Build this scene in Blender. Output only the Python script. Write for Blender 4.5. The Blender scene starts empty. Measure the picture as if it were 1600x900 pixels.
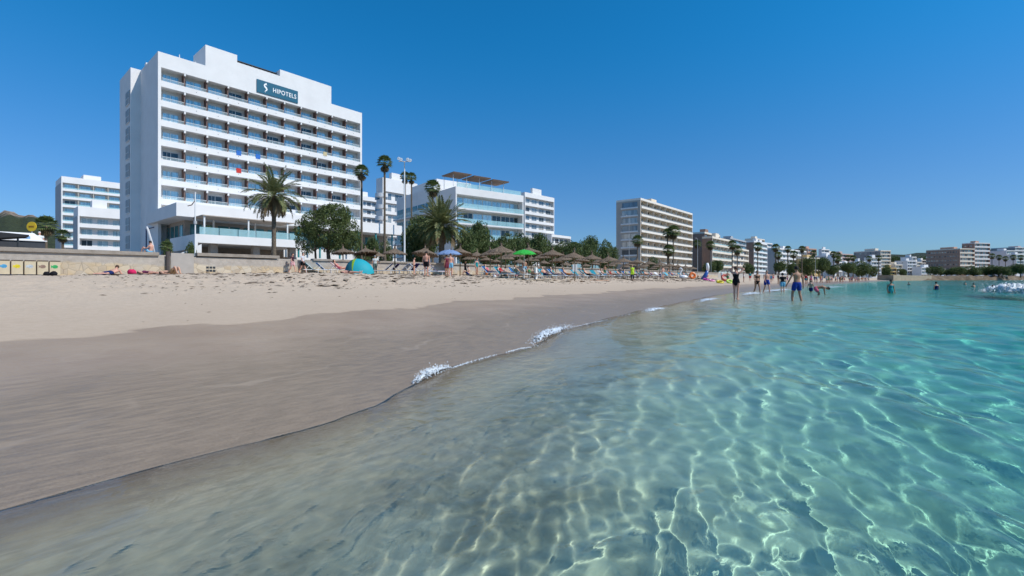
import bpy, bmesh, math, random
import numpy as np
R = math.radians
# ---------------------------------------------------------------- camera, world, sun, exposure
sc = bpy.context.scene
TH = R(40.2)                       # heading of the view, measured from the line of the beach (world +X)
CT, ST = math.cos(TH), math.sin(TH)
F = 733.0; HOR = 436.0             # focal length in photo pixels, horizon row
cam = bpy.data.cameras.new('camera'); camo = bpy.data.objects.new('camera', cam)
sc.collection.objects.link(camo); sc.camera = camo
cam.sensor_width = 36.0; cam.lens = 36.0*F/1600.0; cam.shift_y = -14.0/1600.0
cam.clip_start = 0.05; cam.clip_end = 12000
camo.location = (0, 0, 1.0); camo.rotation_euler = (R(90), 0, TH-R(90))
# sun: to the right and a little behind the camera, high
SUN = np.array([0.22, -0.66, 0.72]); SUN /= np.linalg.norm(SUN)
SEL = math.asin(SUN[2]); SAZ = math.atan2(SUN[0], SUN[1])      # clockwise from +Y
w = bpy.data.worlds.new('World'); sc.world = w; w.use_nodes = True
nt = w.node_tree; nt.nodes.clear()
sky = nt.nodes.new('ShaderNodeTexSky'); sky.sky_type = 'NISHITA'; sky.sun_disc = False
sky.sun_elevation = SEL; sky.sun_rotation = SAZ; sky.altitude = 0
sky.air_density = 1.0; sky.dust_density = 0.4; sky.ozone_density = 3.0
tc = nt.nodes.new('ShaderNodeTexCoord'); sx = nt.nodes.new('ShaderNodeSeparateXYZ'); nt.links.new(tc.outputs['Generated'], sx.inputs[0])
mr = nt.nodes.new('ShaderNodeMapRange'); nt.links.new(sx.outputs[2], mr.inputs[0]); mr.inputs[1].default_value = 0.0; mr.inputs[2].default_value = 0.55
mr.interpolation_type = 'SMOOTHERSTEP'
tn = nt.nodes.new('ShaderNodeMix'); tn.data_type = 'RGBA'; nt.links.new(mr.outputs[0], tn.inputs[0])
tn.inputs[6].default_value = (.47, .74, 1.10, 1); tn.inputs[7].default_value = (.09, 1.02, 1.50, 1)
mu = nt.nodes.new('ShaderNodeMix'); mu.data_type = 'RGBA'; mu.blend_type = 'MULTIPLY'; mu.inputs[0].default_value = 1.0
nt.links.new(sky.outputs[0], mu.inputs[6]); nt.links.new(tn.outputs[2], mu.inputs[7])
bg = nt.nodes.new('ShaderNodeBackground'); bg.inputs[1].default_value = 0.10
wo = nt.nodes.new('ShaderNodeOutputWorld')
nt.links.new(mu.outputs[2], bg.inputs[0]); nt.links.new(bg.outputs[0], wo.inputs[0])
sl = bpy.data.lights.new('sun', 'SUN'); sl.energy = 4.2; sl.angle = R(0.53); sl.color = (1.0, 0.95, 0.88)
so = bpy.data.objects.new('sun', sl); sc.collection.objects.link(so); so.location = (0, -60, 80)
from mathutils import Vector, Matrix
so.rotation_euler = Vector(SUN).to_track_quat('Z', 'Y').to_euler()
sl.cycles.is_caustics_light = True
sc.view_settings.view_transform = 'Standard'; sc.view_settings.look = 'None'
sc.view_settings.exposure = 0.0; sc.view_settings.gamma = 1.0; sc.view_settings.use_curve_mapping = False
cy = sc.cycles
cy.max_bounces = 10; cy.diffuse_bounces = 5; cy.glossy_bounces = 3; cy.transmission_bounces = 6
cy.transparent_max_bounces = 16; cy.volume_bounces = 0; cy.sample_clamp_indirect = 4.0; cy.sample_clamp_direct = 0
cy.caustics_reflective = False; cy.caustics_refractive = True; cy.blur_glossy = 0.5
cy.use_denoising = True; cy.denoiser = 'OPENIMAGEDENOISE'
cy.use_adaptive_sampling = True; cy.adaptive_threshold = 0.02
rng = np.random.default_rng(7); random.seed(7)

# ---------------------------------------------------------------- helpers
def cam2w(px, Y):                  # photo column + depth along the view -> beach coordinates
    X = (px-800.0)/F*Y
    return X*ST+Y*CT, -X*CT+Y*ST
def zat(py, Y): return 1.0+(HOR-py)/F*Y
def col_v(px, v):                  # where the ray of a photo column meets the line at distance v inland
    r = (px-800.0)/F
    Y = v/(-r*CT+ST); return r*Y*ST+Y*CT, Y
def link(o): sc.collection.objects.link(o); return o
def mesh_np(name, verts, faces, mat, smooth=True, parent=None):
    me = bpy.data.meshes.new(name)
    verts = np.ascontiguousarray(verts, dtype=np.float32); faces = np.ascontiguousarray(faces, dtype=np.int32)
    k = faces.shape[1]
    me.vertices.add(len(verts)); me.vertices.foreach_set('co', verts.ravel())
    me.loops.add(faces.size); me.loops.foreach_set('vertex_index', faces.ravel())
    me.polygons.add(len(faces)); me.polygons.foreach_set('loop_start', np.arange(0, faces.size, k, dtype=np.int32))
    me.polygons.foreach_set('loop_total', np.full(len(faces), k, dtype=np.int32))
    if smooth: me.polygons.foreach_set('use_smooth', np.ones(len(faces), dtype=bool))
    me.update(calc_edges=True)
    if mat: me.materials.append(mat)
    o = link(bpy.data.objects.new(name, me)); o.parent = parent
    return o
def newmat(name):
    m = bpy.data.materials.new(name); m.use_nodes = True
    n = m.node_tree; b = n.nodes.get('Principled BSDF')
    return m, n, b
class NB:                                  # small node builder
    def __init__(s, nt): s.t = nt
    def n(s, typ, **kw):
        x = s.t.nodes.new(typ)
        for k, v in kw.items():
            if k.startswith('i_'):
                key = k[2:]; key = int(key) if key.isdigit() else key.replace('_', ' ')
                if hasattr(v, 'is_output'): s.t.links.new(v, x.inputs[key])
                else: x.inputs[key].default_value = v
            else: setattr(x, k, v)
        return x
    def math(s, op, a, b=None, clamp=False):
        x = s.t.nodes.new('ShaderNodeMath'); x.operation = op; x.use_clamp = clamp
        for i, v in enumerate([a, b]):
            if v is None: continue
            if hasattr(v, 'is_output'): s.t.links.new(v, x.inputs[i])
            else: x.inputs[i].default_value = v
        return x.outputs[0]
    def mix(s, f, a, b, blend='MIX'):
        x = s.t.nodes.new('ShaderNodeMix'); x.data_type = 'RGBA'; x.blend_type = blend
        for k, v in ((0, f), (6, a), (7, b)):
            if hasattr(v, 'is_output'): s.t.links.new(v, x.inputs[k])
            else: x.inputs[k].default_value = v if k == 0 else (*v, 1) if len(v) == 3 else v
        return x.outputs[2]
    def ramp(s, f, stops):
        x = s.t.nodes.new('ShaderNodeMapRange'); s.t.links.new(f, x.inputs[0])
        x.inputs[1].default_value, x.inputs[2].default_value, x.inputs[3].default_value, x.inputs[4].default_value = stops
        x.clamp = True
        return x.outputs[0]
    def noise(s, vec, scale, detail=3, rough=.5, dim='3D'):
        x = s.n('ShaderNodeTexNoise'); x.inputs['Scale'].default_value = scale
        x.inputs['Detail'].default_value = detail; x.inputs['Roughness'].default_value = rough
        if vec is not None: s.t.links.new(vec, x.inputs['Vector'])
        return x.outputs[0]
    def link(s, a, b): s.t.links.new(a, b)
def vnoise(x, y, seed=0):                  # smooth value noise in -1..1
    xi = np.floor(x).astype(np.int64); yi = np.floor(y).astype(np.int64); xf = x-xi; yf = y-yi
    def h(a, b):
        n = (a*374761393+b*668265263+seed*1274126177) & 0x7fffffff
        n = ((n ^ (n >> 13))*1274126177) & 0x7fffffff
        return ((n ^ (n >> 16)) & 0xffff)/32767.5-1
    sx = xf*xf*(3-2*xf); sy = yf*yf*(3-2*yf)
    return (h(xi, yi)*(1-sx)+h(xi+1, yi)*sx)*(1-sy)+(h(xi, yi+1)*(1-sx)+h(xi+1, yi+1)*sx)*sy

# ---------------------------------------------------------------- terrain
SH_U = [-400, -60, -10, 0, 1.2, 2.0, 2.8, 3.5, 5.3, 7.25, 8.1, 13.5, 31, 60, 126, 250, 375, 450, 560, 660, 900, 1500, 3000]
SH_V = [-6, 1.0, 2.5, 2.96, 3.02, 3.26, 3.60, 3.90, 4.2, 5.0, 5.28, 6.4, 9.3, 11.5, 13, 12, 6, -12, -60, -88, -150, -420, -1000]
def shore(u): return np.interp(u, SH_U, SH_V)+0.05*np.sin(u*1.9+.4)*np.clip(1-np.abs(u-6)/40, 0, 1)
S_P = [0, 4.6, 11.6, 16, 23, 34, 60]; Z_P = [0, .28, .68, 1.08, 1.38, 1.52, 1.6]
S_D = [0, 1.2, 2, 4, 8, 20, 60, 300, 1500, 4000]; Z_D = [0, .09, .17, .44, .95, 1.8, 2.7, 4, 8, 10]
def ground(u, v):
    s = v-shore(u)
    up = np.interp(s, S_P, Z_P); up = np.where(s > 11.6, .68+(up-.68)*np.clip(.60+.40*(u-3)/13, .60, 1.0), up)
    return np.where(s >= 0, up, -np.interp(-s, S_D, Z_D)*bar(u, s))
def bar(u, s): return 1-.62*np.exp(-((u-27)/13)**2)*np.clip((s+14)/7, 0, 1)      # shallow bar where people wade
def polar(azf, dr0, rmax):
    az = [-180]+list(np.arange(-175, -66, 6.0))+list(np.arange(-64, 64.01, azf))+list(np.arange(68, 180, 6.0))
    az = np.array(az); r = [0.15]
    while r[-1] < rmax: r.append(r[-1]*(1+(dr0 if r[-1] < 25 else dr0*1.8 if r[-1] < 120 else dr0*4)))
    r = np.array(r); A, RR = np.meshgrid(R(1)*az, r)          # az clockwise from the view direction
    ang = TH-A
    u = RR*np.cos(ang); v = RR*np.sin(ang); na = len(az)
    i = np.arange(len(r)-1)[:, None]*na; j = np.arange(na)[None, :]; j2 = (j+1) % na
    f = np.stack([i+j, i+na+j, i+na+j2, i+j2], -1).reshape(-1, 4)[:, ::-1]
    return u, v, RR, f, len(r), na
def ripple_field(u, v, RR, dr):
    z = np.zeros_like(u); rg = np.random.default_rng(11)
    sp = RR*dr*np.where(RR < 25, 1, np.where(RR < 120, 1.8, 4))
    N = 120
    for k in range(N):
        lam = .075*(3.4/.075)**(k/(N-1)); a = rg.normal(0, .5)+math.pi/2+.25      # crests roughly along the beach
        if rg.random() < .2: a = rg.uniform(0, 2*math.pi)
        kk = 2*math.pi/lam; amp = .0125*lam**.95*(0.75+.5*rg.random())*(.62 if lam > .8 else .92 if lam > .33 else 1.3)
        ph = kk*(u*math.cos(a)+v*math.sin(a))+rg.uniform(0, 6.28)
        z += amp*.222*np.sin(ph)*np.clip(lam/(3.5*sp)-1, 0, 1)
    return z
# sand and sea bed: one sheet
SU, SV, SR, SF, nr, na = polar(.2, .0095, 6000)
gz = ground(SU, SV); s_ = SV-shore(SU)
rough = np.clip((s_-8)/4, 0, 1)*np.clip((60-SR)/30, 0, 1)
det = .5*vnoise(SU*1.7, SV*1.7, 1)+.3*vnoise(SU*3.9, SV*3.9, 2)+.25*-np.abs(vnoise(SU*6.1, SV*6.1, 3))
gz = gz+rough*(.05+.09*np.clip((s_-12)/4, 0, 1)*np.clip((SU+2)/8, .35, 1))*det
bed = np.clip(-s_/2, 0, 1)*np.clip((40-SR)/30, 0, 1)
gz = gz+bed*(.035*vnoise(SU*.9, SV*.9, 5)+.012*vnoise(SU*2.6, SV*2.6, 6))
gz = gz+np.where(s_ > -.5, .008*vnoise(SU*1.1, SV*.8, 8), 0)
gz = np.where(SV > 42, np.minimum(gz, 1.5), gz)
sandm, n, b = newmat('sand'); q = NB(n)
geo = q.n('ShaderNodeNewGeometry'); P = geo.outputs['Position']
att = q.n('ShaderNodeAttribute', attribute_name='shore_dist'); S = att.outputs['Fac']
fine = q.noise(P, 260, 4, .7); mid = q.noise(P, 9, 4, .6); big = q.noise(P, .8, 3, .5)
dry = q.mix(q.ramp(mid, (.3, .7, 0, 1)), (.56, .435, .315), (.65, .51, .38))
dry = q.mix(q.ramp(fine, (.3, .75, 0, .5)), dry, (.38, .30, .23))
wet = q.mix(q.ramp(big, (.35, .65, 0, 1)), (.36, .25, .165), (.445, .32, .215))
wet = q.mix(q.ramp(fine, (.35, .8, 0, .6)), wet, (.15, .11, .08))
# streaks left by the backwash, stretched along the beach
mp = q.n('ShaderNodeMapping'); q.link(P, mp.inputs[0]); mp.inputs['Scale'].default_value = (1.2, 7.0, 1); mp.inputs['Rotation'].default_value = (0, 0, -.35)
st = q.noise(mp.outputs[0], 3.2, 6, .65); wet = q.mix(q.ramp(st, (.42, .66, 0, .7)), wet, (.36, .285, .22))
gr = q.noise(P, 60, 3, .8); edge = q.ramp(S, (-.2, 1.6, 1, 0)); wet = q.mix(q.math('MULTIPLY', edge, q.ramp(gr, (.52, .62, 0, .8))), wet, (.09, .065, .05)); wet = q.mix(q.math('MULTIPLY', edge, q.ramp(gr, (.36, .44, .8, 0))), wet, (.5, .41, .32))
brn = q.ramp(q.math('ADD', S, q.math('MULTIPLY', q.noise(P, .9, 5, .65), 3.0)), (3.2, 4.6, .75, 0)); wet = q.mix(brn, wet, q.mix(q.ramp(st, (.4, .62, 0, 1)), (.20, .145, .09), (.30, .22, .145)))
wob = q.math('ADD', q.math('MULTIPLY', q.math('SUBTRACT', q.noise(P, .45, 3, .5), .5), 3.0), q.math('MULTIPLY', q.math('SUBTRACT', q.noise(P, 3, 3, .5), .5), .3))
sw = q.math('ADD', S, wob)
drym = q.ramp(sw, (4.72, 4.86, 0, 1)); semi = q.ramp(sw, (5.0, 10.5, 0, 1))
damp = q.mix(semi, q.mix(0.35, dry, wet), dry)
for c0, wd, am in ((1.2, .05, .5), (2.3, .03, .4), (3.4, .04, .45), (4.15, .03, .35)):      # lines where earlier waves stopped
    wb = q.math('ADD', S, q.math('MULTIPLY', q.math('SUBTRACT', q.noise(P, .33+c0*.07, 4, .55), .5), 3.2))
    ln = q.ramp(q.math('ABSOLUTE', q.math('SUBTRACT', wb, c0)), (0, wd, am, 0)); wet = q.mix(q.math('MULTIPLY', ln, q.ramp(big, (.4, .6, 0, 1))), wet, (.42, .32, .23))
lit = q.mix(drym, wet, damp)
# submerged bed: pale sand with a dark band of sea-grass crumbs and scattered dark patches
bedc = q.mix(q.ramp(big, (.35, .65, 0, 1)), (.66, .61, .47), (.76, .71, .57))
band = q.math('MULTIPLY', q.ramp(S, (-2.6, -1.9, 0, 1)), q.ramp(S, (-1.3, -.8, 1, 0)))
grass = q.math('MULTIPLY', band, q.ramp(q.noise(P, 2.3, 5, .65), (.42, .62, 0, 1)))
bedc = q.mix(q.math('MULTIPLY', grass, .55), bedc, (.07, .06, .035))
deep = q.math('MULTIPLY', q.ramp(S, (-14, -5, 1, 0)), q.ramp(q.noise(P, .16, 5, .65), (.52, .62, 0, 1)))
bedc = q.mix(q.math('MULTIPLY', deep, .5), bedc, (.06, .07, .05))
nearb = q.mix(q.ramp(mid, (.35, .65, 0, 1)), (.50, .41, .27), (.60, .50, .34))
nearb = q.mix(q.ramp(st, (.45, .6, 0, .45)), nearb, (.30, .235, .16))
bedc = q.mix(q.ramp(q.math('ADD', S, q.math('MULTIPLY', big, 1.0)), (-1.9, .1, 0, 1)), bedc, nearb)
bedc = q.mix(q.ramp(q.noise(P, .35, 4, .6), (.45, .7, 0, .35)), bedc, (.40, .40, .30))
under = q.ramp(S, (-.5, -.02, 1, 0))
c = q.mix(under, lit, bedc)
q.link(c, b.inputs['Base Color'])
rr = q.math('ADD', q.math('MULTIPLY', drym, .45), q.ramp(q.math('ADD', st, q.math('MULTIPLY', S, .05)), (.35, .75, .30, .6))); q.link(rr, b.inputs['Roughness'])
q.link(q.ramp(S, (.5, 4, .42, .2)), b.inputs['Specular IOR Level'])
bmp = q.n('ShaderNodeBump'); bmp.inputs['Strength'].default_value = .5; bmp.inputs['Distance'].default_value = .02
hh = q.math('ADD', q.math('MULTIPLY', q.noise(P, 14, 4, .6), q.math('ADD', q.math('MULTIPLY', semi, 3.2), .15)), q.math('MULTIPLY', fine, .09))
q.link(hh, bmp.inputs['Height']); q.link(bmp.outputs[0], b.inputs['Normal'])
sand = mesh_np('beach_sand', np.stack([SU, SV, gz], -1).reshape(-1, 3), SF, sandm)
a = sand.data.attributes.new('shore_dist', 'FLOAT', 'POINT'); a.data.foreach_set('value', (s_).ravel().astype(np.float32))
sand['kind'] = 'structure'; sand.cycles.is_caustics_receiver = True
# ---------------------------------------------------------------- sea
WU, WV, WR, WF, nr, na = polar(.13, .0065, 5900)
ws = WV-shore(WU); dep = -np.where(ws < 0, -np.interp(-ws, S_D, Z_D)*bar(WU, ws), .06*ws)
wz = ripple_field(WU, WV, WR, .0065)*(1.0+.45*vnoise(WU*.55, WV*.75, 31)+.2*vnoise(WU*1.6, WV*1.9, 32))
shal = np.clip(dep/.20, 0, 1); wz = wz*(.14+.86*shal**1.15)*np.clip(1.2-WR/400, .3, 1)
rg3 = np.random.default_rng(17); fw = np.zeros_like(WU)               # fine criss-cross ripples in the last centimetres of depth
for k in range(26):
    lam = rg3.uniform(.07, .22); a = rg3.normal(.5, .9); kk = 2*math.pi/lam
    fw += .0003*lam/.1*np.sin(kk*(WU*math.cos(a)+WV*math.sin(a))+rg3.uniform(0, 6.28))*np.clip(lam/(3.2*WR*.0065)-1, 0, 1)
wz = wz+fw*np.clip(dep/.04, 0, 1)*np.clip(1.3-dep/.3, 0, 1)*(1+.6*vnoise(WU*1.3, WV*1.3, 40))
# low swash front that has just run up the sand
wz = wz+.018*np.exp(-((ws+.35+.15*np.sin(WU*.9))/.28)**2)*np.clip((WU-1.5)/2, 0, 1)*np.clip((60-WU)/30, 0, 1)
wz = wz+.07*np.exp(-((ws+9+1.2*np.sin(WU*.11+1))/1.1)**2)*np.clip((WU-12)/10, 0, 1)*np.clip((90-WU)/30, 0, 1)
wz = np.where(ws > 0, np.maximum(-ws*.10, -.6), wz)
wz = np.where(ws > 0, wz, wz+.004*np.clip(-ws/.1, 0, 1))
V = np.stack([WU, WV, wz], -1).reshape(-1, 3)
# close the body of water: rim and a bottom far below
n0 = len(V); rim = (nr-1)*na+np.arange(na); low = V[rim].copy(); low[:, 2] = -40
V = np.concatenate([V, low, [[0, 0, -40], [WU[0].mean(), WV[0].mean(), 0.0]]]); lowi = n0+np.arange(na); cb = n0+na; ct = cb+1
j = np.arange(na); j2 = (j+1) % na
ff = np.concatenate([WF, np.stack([rim[j2], rim[j], lowi[j], lowi[j2]], -1)[:, ::-1]])
tri = np.concatenate([np.stack([lowi[j], lowi[j2], np.full(na, cb)], -1), np.stack([j2, j, np.full(na, ct)], -1)])
wm, n, b = newmat('sea_water'); n.nodes.remove(b); q = NB(n)
out = n.nodes.get('Material Output')
P = q.n('ShaderNodeNewGeometry').outputs['Position']
bmp = q.n('ShaderNodeBump'); bmp.inputs['Strength'].default_value = .6; bmp.inputs['Distance'].default_value = .02
mp = q.n('ShaderNodeMapping'); q.link(P, mp.inputs[0]); mp.inputs['Scale'].default_value = (.55, 1, 1)
cd = q.n('ShaderNodeVectorMath', operation='LENGTH'); q.link(P, cd.inputs[0])
far = q.ramp(cd.outputs['Value'], (5, 40, 0, 1))
h1 = q.noise(mp.outputs[0], 1.6, 4, .55); h2 = q.noise(mp.outputs[0], 11, 3, .55)
hgt = q.math('ADD', q.math('MULTIPLY', h1, q.math('ADD', q.math('MULTIPLY', far, 9.0), .4)), q.math('MULTIPLY', h2, .42))
q.link(hgt, bmp.inputs['Height'])
rf = q.n('ShaderNodeBsdfRefraction'); rf.inputs['IOR'].default_value = 1.333; rf.inputs['Roughness'].default_value = 0.0
gs = q.n('ShaderNodeBsdfAnisotropic') if False else q.n('ShaderNodeBsdfGlossy'); gs.inputs['Roughness'].default_value = 0.03
gs.inputs['Color'].default_value = (1, 1, 1, 1)
gg = q.n('ShaderNodeNewGeometry'); dt = q.n('ShaderNodeVectorMath', operation='DOT_PRODUCT')      # Schlick reflectance, the same from either side
q.link(gg.outputs['Incoming'], dt.inputs[0]); q.link(bmp.outputs[0], dt.inputs[1])
frs = q.math('ADD', q.math('MULTIPLY', q.math('POWER', q.math('SUBTRACT', 1.0, q.math('ABSOLUTE', dt.outputs['Value']), clamp=True), 5.0), .48), .018, clamp=True)
for x in (rf, gs): q.link(bmp.outputs[0], x.inputs['Normal'])
D = q.n('ShaderNodeAttribute', attribute_name='water_depth').outputs['Fac']      # light lost on its way through the water
D2 = q.math('DIVIDE', D, q.math('ADD', D, 1.0)); D = q.math('DIVIDE', q.math('MULTIPLY', D, D), q.math('ADD', D, .13)); cmb = q.n('ShaderNodeCombineColor')
for i_, k_ in enumerate((1.55, .28, .22)):
    ex = q.math('MULTIPLY', D, -k_)
    if i_ == 2: ex = q.math('SUBTRACT', ex, q.math('MULTIPLY', D2, .20))
    q.link(q.math('POWER', 2.718, ex), cmb.inputs[i_])
q.link(cmb.outputs[0], rf.inputs['Color'])
mx = q.n('ShaderNodeMixShader'); tp = q.n('ShaderNodeBsdfTransparent'); q.link(cmb.outputs[0], tp.inputs[0]); m0 = q.n('ShaderNodeMixShader')
q.link(q.ramp(q.n('ShaderNodeAttribute', attribute_name='water_depth').outputs['Fac'], (.04, .12, 0, .11)), m0.inputs[0])
q.link(rf.outputs[0], m0.inputs[1]); q.link(tp.outputs[0], m0.inputs[2])
q.link(frs, mx.inputs[0]); q.link(m0.outputs[0], mx.inputs[1]); q.link(gs.outputs[0], mx.inputs[2])
q.link(mx.outputs[0], out.inputs['Surface'])
me = bpy.data.meshes.new('sea')
nq = len(ff); allv = np.concatenate([ff.ravel(), tri.ravel()]).astype(np.int32)
tot = np.concatenate([np.full(nq, 4), np.full(len(tri), 3)]).astype(np.int32); st_ = np.concatenate([[0], np.cumsum(tot)[:-1]]).astype(np.int32)
me.vertices.add(len(V)); me.vertices.foreach_set('co', V.astype(np.float32).ravel())
me.loops.add(len(allv)); me.loops.foreach_set('vertex_index', allv)
me.polygons.add(len(tot)); me.polygons.foreach_set('loop_start', st_); me.polygons.foreach_set('loop_total', tot)
me.polygons.foreach_set('use_smooth', np.ones(len(tot), dtype=bool)); me.update(calc_edges=True)
a = me.attributes.new('water_depth', 'FLOAT', 'POINT'); dd = np.zeros(len(V), np.float32); dd[:n0] = np.clip(dep+.02, 0, 9).ravel(); a.data.foreach_set('value', dd)
me.materials.append(wm); sea = link(bpy.data.objects.new('sea', me)); sea['kind'] = 'structure'
sea.cycles.is_caustics_caster = True

# ---------------------------------------------------------------- builders
class MB:
    def __init__(s): s.v = []; s.f = []
    def add(s, vs, fs):
        k = len(s.v); s.v += [tuple(map(float, p)) for p in vs]; s.f += [tuple(i+k for i in f) for f in fs]; return s
    def box(s, x0, x1, y0, y1, z0, z1):
        return s.add([(x0,y0,z0),(x1,y0,z0),(x1,y1,z0),(x0,y1,z0),(x0,y0,z1),(x1,y0,z1),(x1,y1,z1),(x0,y1,z1)],
                     [(3,2,1,0),(4,5,6,7),(0,1,5,4),(1,2,6,5),(2,3,7,6),(3,0,4,7)])
    def loft(s, pts, rad, side=(0,1,0), n=10):
        pts = [Vector(p) for p in pts]; vs = []; sd = Vector(side)
        for i, p in enumerate(pts):
            t = (pts[min(i+1, len(pts)-1)]-pts[max(i-1, 0)]).normalized()
            a = sd-t*sd.dot(t)
            if a.length < 1e-3: a = t.orthogonal()
            a.normalize(); b = t.cross(a); r = rad[i]; ra, rb = (r if isinstance(r, tuple) else (r, r))
            for k in range(n):
                g = 2*math.pi*k/n; vs.append(p+a*math.cos(g)*ra+b*math.sin(g)*rb)
        fs = [(i*n+k, i*n+(k+1)%n, (i+1)*n+(k+1)%n, (i+1)*n+k) for i in range(len(pts)-1) for k in range(n)]
        m = len(pts)-1
        fs += [tuple(reversed(range(n))), tuple(m*n+k for k in range(n))]
        return s.add(vs, fs)
    def tube(s, p0, p1, r0, r1=None, n=8): return s.loft([p0, p1], [r0, r0 if r1 is None else r1], n=n)
    def ball(s, c, r, n=8, m=6):
        if not isinstance(r, tuple): r = (r, r, r)
        vs = [(c[0], c[1], c[2]-r[2])]
        for i in range(1, m):
            a = math.pi*i/m-math.pi/2
            for k in range(n):
                g = 2*math.pi*k/n; vs.append((c[0]+r[0]*math.cos(a)*math.cos(g), c[1]+r[1]*math.cos(a)*math.sin(g), c[2]+r[2]*math.sin(a)))
        vs.append((c[0], c[1], c[2]+r[2])); e = len(vs)-1
        fs = [(0, 1+(k+1)%n, 1+k) for k in range(n)]
        for i in range(m-2): fs += [(1+i*n+k, 1+i*n+(k+1)%n, 1+(i+1)*n+(k+1)%n, 1+(i+1)*n+k) for k in range(n)]
        fs += [(e, 1+(m-2)*n+k, 1+(m-2)*n+(k+1)%n) for k in range(n)]
        return s.add(vs, fs)
    def mesh(s, name, mat=None, smooth=False):
        me = bpy.data.meshes.new(name); me.from_pydata(s.v, [], s.f)
        if smooth: me.polygons.foreach_set('use_smooth', [True]*len(me.polygons))
        me.update()
        if mat: me.materials.append(mat)
        return me
    def build(s, name, mat, parent=None, smooth=False, loc=None):
        o = link(bpy.data.objects.new(name, s.mesh(name, mat, smooth))); o.parent = parent
        if loc: o.location = loc
        return o
def inst(me, name, parent=None, loc=(0,0,0), rot=(0,0,0), scale=None, mat=None):
    o = link(bpy.data.objects.new(name, me)); o.parent = parent; o.location = loc; o.rotation_euler = rot
    if scale is not None: o.scale = (scale,)*3 if not isinstance(scale, tuple) else scale
    if mat: o.material_slots[0].link = 'OBJECT'; o.material_slots[0].material = mat
    return o
LABELS = {}
def tag(o, label, cat, group=None):
    o['label'] = label; o['category'] = cat
    if group: o['group'] = group
    LABELS.setdefault(label, []).append(o.name); return o
def thing(name, label, cat, loc=(0,0,0), rz=0, group=None, scale=None):
    o = link(bpy.data.objects.new(name, None)); o.location = loc; o.rotation_euler = (0, 0, rz); o.empty_display_size = .2
    if scale is not None: o.scale = (scale,)*3
    return tag(o, label, cat, group)
def box(*a): return MB().box(*a)
_mats = {}
def mat(name, col, rough=.7, spec=.3, var=.12, scale=3.0, metal=0, alpha=None, bump=0, bscale=20, trans=None):
    if name in _mats: return _mats[name]
    m, n, b = newmat(name); q = NB(n)
    b.inputs['Roughness'].default_value = rough; b.inputs['Specular IOR Level'].default_value = spec; b.inputs['Metallic'].default_value = metal
    P = q.n('ShaderNodeTexCoord').outputs['Object']
    if var:
        no = q.noise(P, scale, 4, .6); c2 = tuple(max(0, x*(1-var*2)) for x in col)
        q.link(q.mix(q.ramp(no, (.35, .75, 0, 1)), col, c2), b.inputs['Base Color'])
    else: b.inputs['Base Color'].default_value = (*col, 1)
    if alpha is not None: b.inputs['Alpha'].default_value = alpha
    if bump:
        bp = q.n('ShaderNodeBump'); bp.inputs['Strength'].default_value = bump; bp.inputs['Distance'].default_value = .05
        q.link(q.noise(P, bscale, 4, .6), bp.inputs['Height']); q.link(bp.outputs[0], b.inputs['Normal'])
    if trans:
        tr = q.n('ShaderNodeBsdfTranslucent'); tr.inputs[0].default_value = (*trans, 1)
        mx = q.n('ShaderNodeMixShader'); mx.inputs[0].default_value = .3
        q.link(b.outputs[0], mx.inputs[1]); q.link(tr.outputs[0], mx.inputs[2]); q.link(mx.outputs[0], n.nodes['Material Output'].inputs[0])
    _mats[name] = m; return m
def winmat(name, cols):               # window glass: each pane picks one of a few states (curtain, sky-lit, open and dark)
    if name in _mats: return _mats[name]
    m, n, b = newmat(name); q = NB(n); r = q.n('ShaderNodeObjectInfo').outputs['Random']
    cr = q.n('ShaderNodeValToRGB'); cr.color_ramp.interpolation = 'CONSTANT'; q.link(r, cr.inputs[0])
    e = cr.color_ramp.elements; e[0].color = (*cols[0], 1); e[1].position = 1/len(cols); e[1].color = (*cols[1], 1)
    for i in range(2, len(cols)):
        x = e.new(i/len(cols)); x.color = (*cols[i], 1)
    P = q.n('ShaderNodeTexCoord').outputs['Object']
    mp = q.n('ShaderNodeMapping'); q.link(P, mp.inputs[0]); mp.inputs['Scale'].default_value = (6, 1, .15)
    add = q.n('ShaderNodeVectorMath', operation='ADD'); q.link(mp.outputs[0], add.inputs[0]); cx = q.n('ShaderNodeCombineXYZ'); q.link(q.math('MULTIPLY', r, 50.0), cx.inputs[0]); q.link(cx.outputs[0], add.inputs[1])
    no = q.noise(add.outputs[0], 1.1, 2, .5)
    q.link(q.mix(q.ramp(no, (.45, .65, 0, .45)), cr.outputs[0], (.03, .045, .05)), b.inputs['Base Color'])
    b.inputs['Roughness'].default_value = .12; b.inputs['Specular IOR Level'].default_value = .6; b.inputs['Metallic'].default_value = .35
    _mats[name] = m; return m
WHITE = mat('white_render', (.77, .755, .74), .8, .2, .045, .35)
WARM = mat('cream_render', (.76, .68, .57), .8, .2, .05, .5)
BEIGE = mat('beige_render', (.52, .46, .40), .85, .2, .06, .5)
BROWN = mat('brown_render', (.30, .195, .15), .85, .2, .08, .5)
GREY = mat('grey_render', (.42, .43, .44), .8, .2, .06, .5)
PINKB = mat('terracotta_render', (.58, .36, .27), .85, .2, .08, .5)
OCHRE = mat('ochre_render', (.62, .45, .22), .85, .2, .08, .5)
METAL = mat('painted_metal', (.75, .75, .74), .4, .5, .03)
DARKM = mat('dark_metal', (.03, .035, .04), .5, .4, .05)
RAILG = mat('balcony_glass', (.42, .68, .72), .08, .6, .05, 2, alpha=.5)
RAILP = mat('pale_balcony_glass', (.62, .76, .78), .08, .6, .05, 2, alpha=.16)
TEALG = mat('tinted_glass', (.05, .20, .22), .1, .6, .1, .8)
PART_ = mat('balcony_partition', (.19, .11, .09), .6, .3, .1)
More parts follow.
